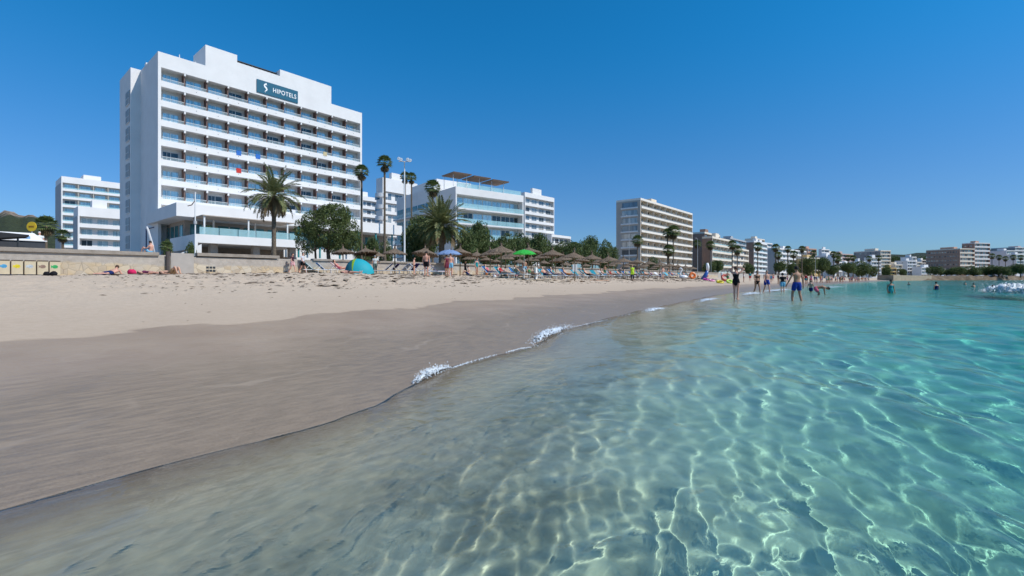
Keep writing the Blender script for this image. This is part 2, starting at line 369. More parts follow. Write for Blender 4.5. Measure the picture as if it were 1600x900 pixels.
WIN = winmat('hotel_glass', [(.50, .68, .72), (.56, .74, .78), (.42, .60, .66), (.66, .80, .82), (.54, .72, .76), (.06, .08, .09), (.52, .70, .75), (.46, .64, .70)])
WINA = winmat('apartment_glass', [(.16, .20, .22), (.42, .44, .43), (.07, .08, .09), (.58, .54, .48), (.22, .27, .30)])
ROOFG = mat('roof_felt', (.30, .28, .26), .9, .1, .1)

def block(name, label, u, v, rot, w, d, zt, floors, bays, wall=WHITE, band=None, side=None, zb=2.0, fh=3.0, bh=.9, rec=1.2, par=.9, win=WINA,
          wf=.66, rail=None, fin=True, part=False, cat='building', group=None, sidewin=0, roof=True, slab_over=0.0):
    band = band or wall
    t = thing(name, label, cat, (u, v, 0), rot, group)
    box(0, w, rec, d, zb, zt-par).build('wall', wall, t)
    box(-.02, w+.02, -.02, d+.02, zt-par, zt).build('parapet', band, t)
    if side: box(-.12, -.025, -.01, d-.02, zb, zt-par-.01).build('side_wall', side, t)
    if fin:
        box(0, .3, 0, rec-.004, zb, zt-par-.003).build('end_wall', wall, t); box(w-.3, w, 0, rec-.004, zb, zt-par-.003).build('end_wall', wall, t)
    if roof:
        box(w*.3, w*.3+min(5, w*.3), d*.3, d*.7, zt+.002, zt+2.2).build('roof_house', wall, t)
    bw = (w-.6)/bays; bm_ = box(.3 if fin else 0, w-(.3 if fin else 0), -slab_over, .14, 0, bh).box(.3 if fin else 0, w-(.3 if fin else 0), .14, rec-.004, 0, .2).mesh('balcony', band)
    x0 = bw*(1-wf)/2; wh = fh-.65; wm_ = box(x0, x0+bw*wf, 0, .05, 0, wh).mesh('window', win)
    fr = MB()
    for a, b2 in ((x0-.06, x0), (x0+bw*wf, x0+bw*wf+.06), (x0+bw*wf/2-.04, x0+bw*wf/2+.04)): fr.box(a, b2, -.02, .055, 0, wh)
    fr.box(x0-.06, x0+bw*wf+.06, -.02, .055, wh, wh+.06); fm = fr.mesh('window_frame', METAL)
    rl = box(.05, bw-.05, .02, .05, 0, .45).mesh('railing', rail) if rail else None
    pt = box(-.06, .06, .16, rec-.006, .2, fh-.02).mesh('partition', PART_ if part is True else part) if part else None
    for k in range(floors):
        z1 = zt-par-(fh-bh)-k*fh; z0 = z1-bh
        if z0 < zb: break
        inst(bm_, 'balcony', t, (0, 0, z0))
        for i in range(bays):
            if (k*bays+i) >= 100: continue
            x = .3+i*bw
            wo_ = inst(wm_, 'window', t, (x, rec-.055, z0+.22)); inst(fm, 'window_frame', wo_)
            if rl: inst(rl, 'railing', t, (x, 0, z1+.002))
            if pt and i: inst(pt, 'partition', t, (x, 0, z0))
    if sidewin:
        sw_ = box(-.06, 0, 0, 1.2, 0, 1.3).mesh('side_window', win)
        for k in range(floors):
            z0 = zt-par-(fh-bh)-k*fh-bh+1
            if z0 < zb: break
            for i in range(sidewin): inst(sw_, 'side_window', t, (-.122 if side else -.002, rec+(d-rec)*(i+.5)/sidewin, z0))
    return t
def front(px0, Y0, px1, rot):         # front-left corner and length of a facade that spans two photo columns
    u, v = cam2w(px0, Y0); X = u*ST-v*CT; Y = u*CT+v*ST
    dx = math.cos(rot)*ST-math.sin(rot)*CT; dy = math.cos(rot)*CT+math.sin(rot)*ST; r = (px1-800)/F
    return u, v, (r*Y-X)/(dx-r*dy)
def depth_to(px0, Y0, pxl, rot): return front(px0, Y0, pxl, rot+math.pi/2)[2]
def bld(label, px0, Y0, px1, ytop, floors, bays, rot=None, pxl=None, d=12, **k):
    if rot is None: rot = R(0 if px0 < 1180 else -8 if px0 < 1250 else -20 if px0 < 1330 else -36)
    u, v, w_ = front(px0, Y0, px1, rot)
    if pxl is not None: d = depth_to(px0, Y0, pxl, rot)
    return block(k.pop('name', 'apartment_building'), label, u, v, rot, w_, d, zat(ytop, Y0), floors, bays, **k)

for i, (px0, px1, yt, Y_, nm) in enumerate(((1246, 1260, 393, 470, 'pale flat roofed house behind the right end of the long white block'), (1296, 1308, 395, 520, 'white house on the slope right of the highest cube house'), (1305, 1316, 402, 330, 'white two storey house low between the palms'), (1330, 1343, 403, 480, 'white house peeping over the trees left of the wide grey building'),
        (1344, 1352, 408, 350, 'little cream house at the foot of the wide grey building'), (1399, 1410, 413, 420, 'small white house by the quay, left of the villas'), (1440, 1450, 406, 520, 'cream house squeezed beside the long brown wing'), (1180, 1195, 372, 420, 'white rooftop block peeping over the brown ended building'), (1588, 1600, 397, 480, 'white house at the right edge before the long pink building'))):
    bld(nm, px0, Y_, px1, yt, 3, 3, d=9, name='white_house', cat='house', wall=(WHITE, WARM)[i % 2], fh=3.1)
# ---------------------------------------------------------------- land behind the beach
def land_edge(u): return np.interp(u, [-3000, 140, 260, 400, 450, 560, 660, 900, 1500, 3000], [40.35, 40.35, 40, 34, 20, -30, -58, -118, -380, -950])
lu = np.concatenate([np.arange(-600, 0, 40), np.arange(0, 200, 8), np.arange(200, 1200, 20), np.arange(1200, 3001, 150)]).astype(float)
off = np.array([0, 0.02, 4, 10, 20, 50, 120, 300, 700, 1500, 3000.]); LU, OF = np.meshgrid(lu, off)
LV = land_edge(LU)+OF; LZ = 2.7-np.clip((LU-200)/200, 0, 1)*.6+np.clip(OF-60, 0, 700)*.012*np.clip((LU-100)/300, 0, 1); LZ = np.where(OF == 0, -1.0, LZ)
nl = len(lu); ii = np.arange(len(off)-1)[:, None]*nl; jj = np.arange(nl-1)[None, :]
lf = np.stack([ii+jj, ii+jj+1, ii+nl+jj+1, ii+nl+jj], -1).reshape(-1, 4)
PAV = mat('paving', (.36, .32, .28), .85, .2, .08, .4)
o = mesh_np('promenade', np.stack([LU, LV, LZ], -1).reshape(-1, 3), lf, PAV, smooth=False); o['kind'] = 'structure'
def hillm(name, cr, cg, rock_z):
    m, n, b = newmat(name); q = NB(n); g = q.n('ShaderNodeNewGeometry'); P = g.outputs['Position']
    sp = q.n('ShaderNodeSeparateXYZ'); q.link(P, sp.inputs[0])
    no = q.noise(P, .035, 6, .65); n2 = q.noise(P, .25, 5, .7)
    f = q.ramp(q.math('ADD', sp.outputs[2], q.math('MULTIPLY', no, 60.0)), (rock_z, rock_z+10, 0, 1))
    gr = q.mix(q.ramp(n2, (.35, .65, 0, 1)), cg, tuple(x*.4 for x in cg)); rk = q.mix(q.ramp(n2, (.4, .6, 0, 1)), cr, tuple(x*.6 for x in cr))
    q.link(q.mix(f, gr, rk), b.inputs['Base Color']); b.inputs['Roughness'].default_value = .95
    bp = q.n('ShaderNodeBump'); bp.inputs['Distance'].default_value = 6; q.link(n2, bp.inputs['Height']); q.link(bp.outputs[0], b.inputs['Normal'])
    return m
def hill(label, pxs, ys, Y, depth, m, seed):
    n = 90; px = np.linspace(pxs[0], pxs[-1], n); top = np.interp(px, pxs, ys); rows = 14; V = []
    for r in range(rows):
        t = r/(rows-1); a = math.sin(t*math.pi*.55)/math.sin(.55*math.pi)*.999
        for i in range(n):
            Yr = Y-depth+depth*1.0*t; u, v = cam2w(px[i], Yr)
            zt = zat(top[i], Y); rough = float(vnoise(np.array(i*.31+seed), np.array(r*.7), seed))*zt*.06*(t > .1)+float(vnoise(np.array(i*.9), np.array(r*1.7), seed+3))*zt*.04*(t > .1)
            V.append((u, v, 1+(zt-1)*a+rough*t))
    i = np.arange(rows-1)[:, None]*n; j = np.arange(n-1)[None, :]
    f = np.stack([i+j, i+j+1, i+n+j+1, i+n+j], -1).reshape(-1, 4)
    o = mesh_np('hill', np.array(V), f, m, smooth=False); o['kind'] = 'structure'; return o
hill('', [-260, -120, -40, 0, 12, 22, 33, 45, 60, 85, 110, 200, 400], [352, 356, 346, 341, 337, 340, 347, 344, 348, 352, 360, 380, 400], 900, 260, hillm('rocky_hillside', (.52, .38, .29), (.06, .08, .03), 138), 3)
hill('', [1050, 1150, 1260, 1330, 1370, 1400, 1420, 1440, 1480, 1560, 1600, 1700, 1900], [418, 412, 407, 403, 399, 400, 399, 396, 397, 393, 388, 386, 392], 760, 200, hillm('wooded_hillside', (.3, .25, .18), (.045, .065, .03), 4000), 9)

# ---------------------------------------------------------------- the large hotel
H = thing('hotel', 'large white slab hotel with eight floors of balconies and a blue rooftop sign', 'hotel', (19.7, 87, 0))
box(0, 34.8, 1.5, 10.5, 2.5, 33.3).build('wall', WHITE, H)
HF = box(0, 34.8, 0, 10.5, 33.302, 35.6).box(6.3, 11, 0, 6, 35.602, 39).box(11.003, 18.1, 0, 6, 35.602, 37.8).box(18.103, 28, 0, 6, 35.602, 39)
HF.build('parapet', WHITE, H)
box(0, .4, 0, 1.496, 2.5, 33.3).build('end_wall', WHITE, H); box(34.4, 34.8, 0, 1.496, 2.5, 33.3).build('end_wall', WHITE, H)
m_ = MB()
for k in range(9): m_.box(11.6+k*.72, 11.95+k*.72, 1.2, 2.2, 37.802, 38.5-.0*k)
m_.box(11.4, 18, 1.1, 2.3, 38.502, 38.62); m_.build('roof_louvre', DARKM, H)
for x, y, h_ in ((2.9, .6, .7), (5.2, 1, .55), (3.2, 7, 1.6)): MB().tube((x, y, 35.6), (x, y, 35.6+h_), .06).build('roof_mast', METAL, H)
MB().box(.3, 1.0, 8.4, 9.2, 35.602, 36.5).build('roof_vent', WHITE, H)
bw = 34/11
bal = MB().box(.4, 34.4, 0, .14, 0, .92).box(.4, 34.4, .14, 1.496, 0, .2).mesh('balcony', WHITE)
wdo = box(.55, 2.55, 0, .05, 0, 2.2).mesh('window', WIN)
fr = MB()
for a, b2 in ((.48, .55), (2.55, 2.62), (1.51, 1.59), (1.02, 1.06)): fr.box(a, b2, -.03, .055, 0, 2.2)
fr.box(.48, 2.62, -.03, .055, 2.2, 2.27); frm = fr.mesh('window_frame', METAL)
rlg = box(.15, bw-.15, .03, .06, 0, .42).mesh('railing', RAILP); tr_ = box(.1, bw-.1, .02, .07, .42, .47).mesh('handrail', METAL)
prt = box(-.07, .07, .3, 1.49, .2, 2.95).mesh('partition', PART_); bkt = box(-.12, .12, .0, .3, 2.6, 2.96).mesh('bracket', WHITE)
dot = box(-.05, .05, -.02, -.003, .42, .5).mesh('drain_spout', DARKM)
for k in range(8):
    z0 = 30.38-3*k; inst(bal, 'balcony', H, (0, 0, z0))
    for i in range(11):
        x = .4+i*bw; w_ = inst(wdo, 'window', H, (x, 1.445, z0+.22)); inst(frm, 'window_frame', w_)
        r_ = inst(rlg, 'railing', H, (x, 0, z0+.922)); inst(tr_, 'handrail', r_)
        if i: p_ = inst(prt, 'partition', H, (x, 0, z0)); inst(bkt, 'bracket', p_, (0, 0, .0)); inst(dot, 'drain_spout', H, (x+bw*.5, 0, z0))
for k, i, c in ((3, 3, (.05, .18, .55)), (3, 4, (.05, .18, .55)), (4, 3, (.6, .06, .05)), (6, 6, (.7, .7, .72)), (2, 8, (.6, .5, .3))):
    tag(box(0, .75, -.05, .085, -.75, .03).build('towel', mat('towel_%d%d' % (k, i), c, .95, .1), None, loc=(19.7+.4+i*bw+1.2, 87-.0, 30.38-3*k+1.42)),
        {(3,3): 'blue towel hanging on a hotel balcony rail, left of the pair of blue towels', (3,4): 'blue towel hanging on a hotel balcony rail, right of the pair of blue towels', (4,3): 'red towel over a hotel balcony rail', (6,6): 'white towel over a hotel balcony rail behind the date palm', (2,8): 'sand coloured towel over a high hotel balcony rail'}[(k, i)], 'towel')
SG = box(14.1, 21.3, -.16, -.004, 33.72, 35.95).build('sign', mat('sign_blue', (.004, .10, .165), .35, .5, .02), H)
cu = bpy.data.curves.new('lettering', 'FONT'); cu.body = 'HIPOTELS'; cu.size = 1.12; cu.extrude = .02; cu.space_character = 1.12
cu.offset = .012
to = bpy.data.objects.new('tmp', cu); link(to); bpy.context.view_layer.update()
tm = bpy.data.meshes.new_from_object(to.evaluated_get(bpy.context.evaluated_depsgraph_get())); bpy.data.objects.remove(to)
SIGNW = mat('sign_white', (.85, .86, .86), .5, .3, 0)
tm.materials.clear(); tm.materials.append(SIGNW); tm.name = 'lettering'
xs = [v.co.x for v in tm.vertices]; kx = 4.15/(max(xs)-min(xs))
lt = inst(tm, 'lettering', SG, (16.75, -.19, 34.42), (R(90), 0, 0)); lt.scale = (kx, 1, 1)
em = MB()                                  # curled emblem left of the name
pts = [(.05*0+.28*math.cos(a)*s_0+0, -.19, .0+.28*math.sin(a)*s_0) for a, s_0 in [(x*.5, 1.0-x*.07) for x in range(0, 9)]]
cv = [(15.55, 34.0), (15.42, 34.12), (15.5, 34.28), (15.68, 34.34), (15.74, 34.6), (15.6, 34.86), (15.42, 34.98), (15.34, 35.2), (15.46, 35.42), (15.66, 35.44), (15.78, 35.3)]
rd = [.03, .05, .06, .09, .14, .17, .15, .13, .12, .1, .03]
em.loft([(x, -.185, z) for x, z in cv], [(.02, r) for r in rd], side=(0, 1, 0)); em.ball((15.62, -.185, 35.6), (.09, .02, .09)); em.build('emblem', SIGNW, SG)
# stair tower behind the left end
box(-1.3, 4, 10.503, 18.4, 2.5, 35.75).build('stair_tower', WHITE, H)
op = MB()
for k in range(10):
    z = 32.2-3*k
    if z < 3: break
    s1 = box(-1.36, -1.303, 11.2, 13.6, z-2.2, z).build('stair_opening', mat('stair_shade', (.10, .12, .15), .7), H)
    g = MB()
    for j_ in range(6): g.box(-1.42, -1.37, 11.2+j_*.46, 11.28+j_*.46, z-2.2, z)
    g.box(-1.43, -1.36, 11.2, 13.6, z-2.3, z-2.2).box(-1.43, -1.365, 11.2, 13.6, z-1.25, z-1.17); g.build('lattice', METAL, s1)
MB().tube((-.08, 6.5, 2.5), (-.08, 6.5, 9), .07).tube((-.08, 6.5, 9), (-.08, 2.0, 9), .07).build('drainpipe', mat('blue_pipe', (.02, .05, .16), .5), H)
# podium with restaurant terrace
box(-.7, 36, -12, 3.6, 9.5, 11.3).build('podium_roof', WHITE, H)
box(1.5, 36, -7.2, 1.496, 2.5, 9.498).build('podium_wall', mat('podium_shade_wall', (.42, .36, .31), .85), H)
for i in range(9):
    x = 2.2+i*3.6
    g_ = box(x, x+3.0, -7.28, -7.203, 6.1, 9.0).build('window', TEALG, H); box(x+1.45, x+1.55, -7.33, -7.285, 6.1, 9.0).build('window_frame', METAL, g_)
for i in range(4): box(1.43, 1.497, -6.5+i*2.2, -5+i*2.2, 6.2, 8.9).build('side_window', TEALG, H)
box(.3, 14.5, -17, -7.203, 5.75, 6.15).build('terrace_floor', WHITE, H)
box(.3, 14.5, -17.25, -17.004, 5.7, 6.8).build('terrace_band', WHITE, H)
box(.05, .296, -17.25, -6, 4.9, 6.8).build('terrace_side', WHITE, H)
for i in range(6): box(.5+i*2.3, 2.7+i*2.3, -17.2, -17.15, 6.802, 7.75).build('glass_screen', RAILG, H)
for x, y in ((1.2, -16.4), (6.6, -16.4), (12, -16.4), (3.5, -12.5), (9, -12.5)): box(x, x+.18, y, y+.18, 6.152, 9.498).build('awning_post', METAL, H)
box(1, 13, -16.6, -12.003, 9.3, 9.42).build('terrace_awning', mat('awning_cloth', (.45, .38, .32), .9), H)
for x in (2.2, 7.6, 12.8): box(x, x+.9, -15.6, -14.7, 2.5, 5.748).build('pillar', mat('concrete_pillar', (.40, .37, .34), .85), H)
box(14.8, 36, -9, -8.7, 4.6, 6.6).build('side_screen', WHITE, H); box(14.8, 36, -13.5, -13.3, 2.6, 4.4).build('garden_wall', WHITE, H)
for i in range(6): MB().tube((16+i*3.6, -11.6, 2.6), (16+i*3.6, -11.6, 9.498), .16).build('column', mat('teal_column', (.05, .3, .32), .4), H)
# ramp side wall with railing towards the promenade
st_ = MB().add([(-3.5, -19, 2.6), (.2, -19, 2.6), (.2, -19, 5.4), (-3.5, -19, 3.3), (-3.5, -18.7, 2.6), (.2, -18.7, 2.6), (.2, -18.7, 5.4), (-3.5, -18.7, 3.3)],
     [(0,1,2,3), (7,6,5,4), (3,2,6,7), (1,5,6,2), (0,3,7,4), (0,4,5,1)]); st_.build('stair_wall', WHITE, H)
# ---------------------------------------------------------------- other buildings
bld('tall white hotel behind the left end of the large hotel, blank shade-grey end wall', 96, 167, 214, 275, 9, 5, pxl=87, name='hotel', cat='hotel', win=WIN, rail=RAILG, fh=2.9, bh=.8, par=2.2, side=GREY, part=WARM, rec=1.6)  # grey side material puts the shade of this end wall into its colour
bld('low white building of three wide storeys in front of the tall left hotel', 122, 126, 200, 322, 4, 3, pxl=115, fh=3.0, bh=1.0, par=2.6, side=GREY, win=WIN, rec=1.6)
# white stair-tower hotel and glass-fronted hotel beyond the palms
t = bld('white hotel tower with curved corner balconies beyond the thin palms', 598, 140, 652, 277, 5, 3, pxl=588, name='hotel', cat='hotel', fh=3.4, win=WINA, sidewin=2, par=4, rec=1.0)
cm = MB()
for k in range(4):
    vs = [(0, 0)]+[(-2.6*math.sin(a*math.pi/16), -2.6*math.cos(a*math.pi/16)) for a in range(0, 9)]
    z = 15+k*3.4; n_ = len(vs)
    MB().add([(x, y, z) for x, y in vs]+[(x, y, z+1.1) for x, y in vs], [tuple(range(n_)), tuple(reversed(range(n_, 2*n_)))]+[(i, i+n_, (i+1)%n_+n_, (i+1)%n_) for i in range(n_)]).build('curved_balcony', WHITE, t)
bld('low white annexe between the large hotel and the tower hotel', 566, 170, 592, 306, 5, 3, d=10, fh=3.0, bh=1.1, par=1.5)
u, v, w_ = front(712, 102, 818, R(-12))
GH = block('hotel', 'glass fronted white hotel with turquoise balustrades and slatted rooftop pergola', u, v, R(-12), w_, 10, zat(291, 102), 5, 7, fh=3.3, bh=.32, rec=1.8, par=1.6, win=WIN, wf=.9, rail=None, cat='hotel', roof=False, slab_over=.5)
for k in range(5):
    z = zat(291, 102)-1.6-2.98-3.3*k
    for i in range(7): box(.3+i*(w_-.6)/7+.03, .3+(i+1)*(w_-.6)/7-.03, -.46, -.42, z+.002, z+1.05).build('glass_balustrade', RAILG, GH)
zt = zat(291, 102)
box(.5, w_-.5, .3, .35, zt+.002, zt+1.0).build('roof_railing', RAILG, GH)
pg = MB()
for i in range(3):
    x0 = -1+i*5.2; pg.box(x0, x0+4.6, -.8, 4.2, zt+2.7-.15*i, zt+2.82-.15*i)
    for j_ in range(14): pg.box(x0+j_*.34, x0+j_*.34+.12, -1.0, 4.4, zt+2.822-.15*i, zt+2.94-.15*i)
pgm = pg.build('pergola', mat('brown_slats', (.30, .20, .14), .8), GH)
for i in range(5):
    for y in (0, 4): MB().tube((-.6+i*3.4, y, zt), (-.6+i*3.4, y, zt+2.6), .06).build('pergola_post', METAL, GH)
W2 = thing('hotel_wing', 'shaded side wing of the glass fronted hotel, facing the tall palms', 'hotel', (u, v, 0), R(-12))
box(.15, 14, 10.1, 31, 2, zt+1.5).build('wall', WHITE, W2)
for k in range(4):
    z = zt-1.6-3.3*k; box(-.9, .146, 10.3, 31, z-3.1, z-2.8).build('balcony', WHITE, W2)
    for i in range(5): box(.08, .147, 10.8+i*4, 14.3+i*4, z-2.75, z-.3).build('window', TEALG, W2); box(-.88, -.84, 10.5+i*4.1, 14.5+i*4.1, z-2.798, z-1.8).build('glass_balustrade', RAILG, W2)
box(3, 13, 14, 28, zt+1.502, zt+4.4).build('roof_house', WHITE, W2)
bld('white apartment hotel with small dark windows right of the glass hotel', 820, 165, 866, 300, 8, 4, rot=R(-3), pxl=812, name='hotel', cat='hotel', fh=3.0, bh=.95, par=1.6, side=GREY, win=WINA)
bld('low white flat roofed building at the right foot of the apartment hotel', 862, 172, 892, 366, 2, 4, d=12, fh=3.2, roof=False)
AB = bld('tall beige apartment block with cluttered balconies and a blank end wall', 1001, 177, 1082, 309, 9, 9, pxl=963, fh=3.02, bh=.75, par=.8, wall=mat('sandy_wall', (.80, .66, .50), .85, .2, .05, .4), band=mat('cream_band', (.80, .74, .66), .85, .2, .05, .4), side=mat('beige_end_shaded', (.46, .41, .36), .85, .2, .05, .4), rail=mat('smoked_glass', (.30, .32, .32), .2, .5, .05, 2, alpha=.6), part=WARM, slab_over=.3, rec=1.8)  # end wall colour darkened and greyed to carry the shade on that side
for k in range(9):
    z = zat(309, 177)-.8-2.27-3.02*k
    box(-.5, -.13, 1, 8, z-.75, z-.2).build('side_balcony', WHITE, AB); s_w = box(-.2, -.125, 1.3, 7.6, z-.19, z+1.7).build('side_window', WINA, AB)
u_, v_, w2 = front(1030, 195, 1062, 0)
bld('brown walled apartment building right of the tall beige block', 1113, 215, 1144, 369, 5, 5, pxl=1097, wall=WARM, side=BROWN, fh=3.3, rail=RAILG, part=WARM)
bld('brown building partly hidden behind the brown walled one', 1101, 245, 1125, 362, 4, 3, pxl=1079, wall=BROWN, side=BROWN, band=WARM)
bld('low cream building between the two brown walled buildings', 1144, 255, 1170, 386, 4, 5, d=14, wall=WARM, fh=3.1)
bld('grey building with glazed top floors behind the low cream one', 1141, 300, 1172, 371, 7, 6, d=12, wall=GREY, win=WIN)
bld('white block with a brown blank end wall', 1178, 290, 1199, 376, 6, 4, pxl=1166, side=BROWN, rail=RAILG)
bld('white upper block rising behind the brown ended one', 1190, 380, 1207, 378, 5, 3, d=14)
bld('long white block with four bands of balconies and a grey end', 1214, 330, 1260, 387, 5, 9, pxl=1195, side=GREY, fh=3.4, bh=1.2)
bld('orange terracotta block behind the long white one', 1262, 430, 1276, 388, 5, 3, d=12, wall=PINKB)
bld('ochre low house with a pale roof terrace behind dark trees', 1261, 350, 1282, 402, 3, 3, d=10, wall=OCHRE, band=WARM)
bld('small white cube house highest on the slope', 1284, 460, 1296, 389, 4, 2, pxl=1279)
bld('white house with a long grey side wall', 1291, 380, 1311, 399, 4, 3, pxl=1272, side=GREY)
bld('pinkish house above the far beach', 1312, 420, 1333, 396, 4, 3, d=12, wall=mat('pink_render', (.55, .42, .38), .85))
bld('small white house low behind the far trees', 1318, 360, 1336, 412, 3, 3, pxl=1306)
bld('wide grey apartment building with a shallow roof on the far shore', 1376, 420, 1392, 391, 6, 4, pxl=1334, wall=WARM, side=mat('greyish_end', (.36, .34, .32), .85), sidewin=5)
bld('narrow white house in front of the wide grey building', 1362, 390, 1377, 402, 4, 3, pxl=1350)
bld('cream low house right of the wide grey building', 1391, 400, 1401, 418, 2, 2, d=9, wall=OCHRE)
bld('white villa with two cube blocks left of the brown complex, nearer one', 1418, 440, 1432, 407, 4, 3, pxl=1398, sidewin=2)
bld('white villa with two cube blocks left of the brown complex, taller one', 1425, 465, 1432, 401, 5, 2, pxl=1407)
bld('low white boat house at the water on the far shore', 1440, 430, 1468, 417, 2, 4, pxl=1425, wall=WHITE)
bld('cream house with an arched look beside the far villas', 1433, 450, 1441, 409, 3, 2, d=9, wall=WARM)
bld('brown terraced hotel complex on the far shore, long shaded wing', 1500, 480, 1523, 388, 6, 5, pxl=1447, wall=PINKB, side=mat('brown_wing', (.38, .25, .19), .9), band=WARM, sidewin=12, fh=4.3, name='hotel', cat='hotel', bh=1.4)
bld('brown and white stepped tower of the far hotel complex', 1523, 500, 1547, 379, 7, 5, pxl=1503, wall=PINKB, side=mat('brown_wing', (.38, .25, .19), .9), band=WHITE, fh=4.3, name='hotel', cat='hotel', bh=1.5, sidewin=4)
bld('white box shaped building with a plain shaded wall at the right', 1573, 510, 1586, 391, 5, 3, pxl=1546, side=WHITE, fh=4)
bld('long pink white building at the far right edge of the shore', 1586, 600, 1640, 386, 6, 9, pxl=1548, wall=mat('pink_render', (.55, .42, .38), .85), band=WHITE, fh=4.4, bh=1.5)
# ---------------------------------------------------------------- beach wall
def wallmat():
    m, n, b = newmat('rubble_stone'); q = NB(n); P = q.n('ShaderNodeNewGeometry').outputs['Position']
    vo = q.n('ShaderNodeTexVoronoi', feature='DISTANCE_TO_EDGE'); vo.inputs['Scale'].default_value = 2.2; q.link(P, vo.inputs['Vector'])
    vc = q.n('ShaderNodeTexVoronoi'); vc.inputs['Scale'].default_value = 2.2; q.link(P, vc.inputs['Vector'])
    sp = q.n('ShaderNodeSeparateColor'); q.link(vc.outputs['Color'], sp.inputs[0])
    st = q.mix(sp.outputs[0], (.52, .40, .25), (.40, .33, .25)); st = q.mix(q.ramp(sp.outputs[1], (.6, 1, 0, .7)), st, (.58, .52, .42))
    st = q.mix(q.ramp(vo.outputs['Distance'], (0, .035, .8, 0)), st, (.20, .16, .12))
    pl = q.mix(q.ramp(q.noise(P, 1.3, 5, .65), (.35, .7, 0, 1)), (.44, .39, .34), (.30, .26, .22))
    sep = q.n('ShaderNodeSeparateXYZ'); q.link(P, sep.inputs[0])
    msk = q.ramp(q.math('ADD', sep.outputs[2], q.math('MULTIPLY', q.noise(P, .5, 3, .5), .8)), (2.35, 2.5, 0, 1))
    c = q.mix(msk, st, pl); c = q.mix(q.ramp(q.noise(P, .7, 5, .6), (.5, .7, 0, .45)), c, (.50, .45, .38))
    q.link(c, b.inputs['Base Color']); b.inputs['Roughness'].default_value = .95
    bp = q.n('ShaderNodeBump'); bp.inputs['Distance'].default_value = .05; bp.inputs['Strength'].default_value = .7
    q.link(q.math('ADD', vo.outputs['Distance'], q.math('MULTIPLY', q.noise(P, 12, 4, .6), .3)), bp.inputs['Height']); q.link(bp.outputs[0], b.inputs['Normal'])
    return m
COPE = mat('weathered_coping', (.36, .31, .26), .95, .1, .2, 1.5, bump=.5)
BW = thing('beach_wall', 'long low beach wall of pale rubble stone with weathered grey coping', 'wall', (0, 40, 0))
box(-120, 135, 0, .34, .2, 2.62).build('wall', wallmat(), BW)
for x0, x1, z in ((-120, 9.1, 2.62), (11.4, 17.3, 2.70), (20.2, 135, 2.56)): box(x0, x1, -.14, .42, z-.0 if z > 2.62 else 2.623, z+.24).build('coping', COPE, BW)
box(9.8, 11.2, -.05, .338, .3, 2.86).build('buttress', mat('grey_concrete', (.42, .38, .34), .95, .1, .1, 1), BW)
MB().tube((9.6, -.12, .8), (9.6, -.12, 2.95), .13).build('drain_post', mat('dark_pipe', (.09, .075, .07), .8), BW)
for i in range(3):
    for j_ in range(2): box(12+.0*i+i*.22, 12.17+i*.22, -.02, -.003, 1.55+j_*.24, 1.7+j_*.24).build('drain_hole', DARKM, BW)
fc = [((.08, .35, .6), 'blue and white'), ((.75, .6, .03), 'yellow'), ((.5, .55, .58), 'grey'), ((.3, .2, .15), 'brown spotted'), ((.04, .4, .12), 'green')]
PANEL = mat('panel_tiles', (.58, .49, .34), .8, .2, .08, 2)
for i, (c, nm) in enumerate(fc):
    ua, ub = col_v(6, 39.9)[0], col_v(86, 39.9)[0]; u = ua+(ub-ua)*i/4; hw_ = (ub-ua)/8-.03
    t = thing('painted_panel', 'square tile panel painted with a %s fish on the beach wall' % nm, 'panel', (u, 39.9, 1.75), 0, 'painted fish panels on the beach wall')
    box(-hw_, hw_, -.02, .09, -.5, .33).build('tile', PANEL, t); box(-hw_, hw_, -.05, -.022, .332, .37).box(-hw_-.028, -hw_, -.05, .05, -.5, .33).build('frame', mat('rusty_frame', (.08, .05, .04), .8), t)
    f = MB(); f.add([(.55*hw_*math.cos(a), -.025, .0+.11*math.sin(a)) for a in [k*math.pi/6 for k in range(12)]]+[(.55*hw_*math.cos(a), -.021, .11*math.sin(a)) for a in [k*math.pi/6 for k in range(12)]], [tuple(range(12)), tuple(reversed(range(12, 24)))]+[(k, k+12, (k+1)%12+12, (k+1)%12) for k in range(12)])
    f.add([(-.4*hw_, -.026, 0), (-.75*hw_, -.026, .1), (-.75*hw_, -.026, -.1)], [(0, 1, 2)]); f.build('fish', mat('fish_'+nm.split()[0], c, .6, .3, .25, 9), t)

# ---------------------------------------------------------------- vegetation
BARK = mat('bark', (.13, .095, .07), .95, .1, .3, 6, bump=.8, bscale=12)
PBARK = mat('palm_bark', (.20, .16, .12), .95, .1, .3, 6, bump=1, bscale=15)
def leafm(name, c1, c2):
    m, n, b = newmat(name); q = NB(n); P = q.n('ShaderNodeTexCoord').outputs['Object']
    at = q.n('ShaderNodeNewGeometry').outputs['Random Per Island']
    c = q.mix(at, c1, c2); c = q.mix(q.ramp(q.noise(P, .9, 3, .6), (.4, .65, 0, .5)), c, tuple(x*.55 for x in c1))
    q.link(c, b.inputs['Base Color']); b.inputs['Roughness'].default_value = .6; b.inputs['Specular IOR Level'].default_value = .25
    tr = q.n('ShaderNodeBsdfTranslucent'); q.link(c, tr.inputs[0]); mx = q.n('ShaderNodeMixShader'); mx.inputs[0].default_value = .25
    q.link(b.outputs[0], mx.inputs[1]); q.link(tr.outputs[0], mx.inputs[2]); q.link(mx.outputs[0], n.nodes['Material Output'].inputs[0]); return m
OLIVE = leafm('olive_leaves', (.085, .115, .035), (.16, .20, .07)); DKLEAF = leafm('dark_leaves', (.07, .11, .035), (.16, .20, .07))
PALML = leafm('palm_leaves', (.14, .165, .06), (.30, .31, .14)); FANL = leafm('fan_palm_leaves', (.09, .13, .04), (.20, .25, .09)); DRYL = leafm('dry_leaves', (.20, .15, .08), (.28, .21, .12))
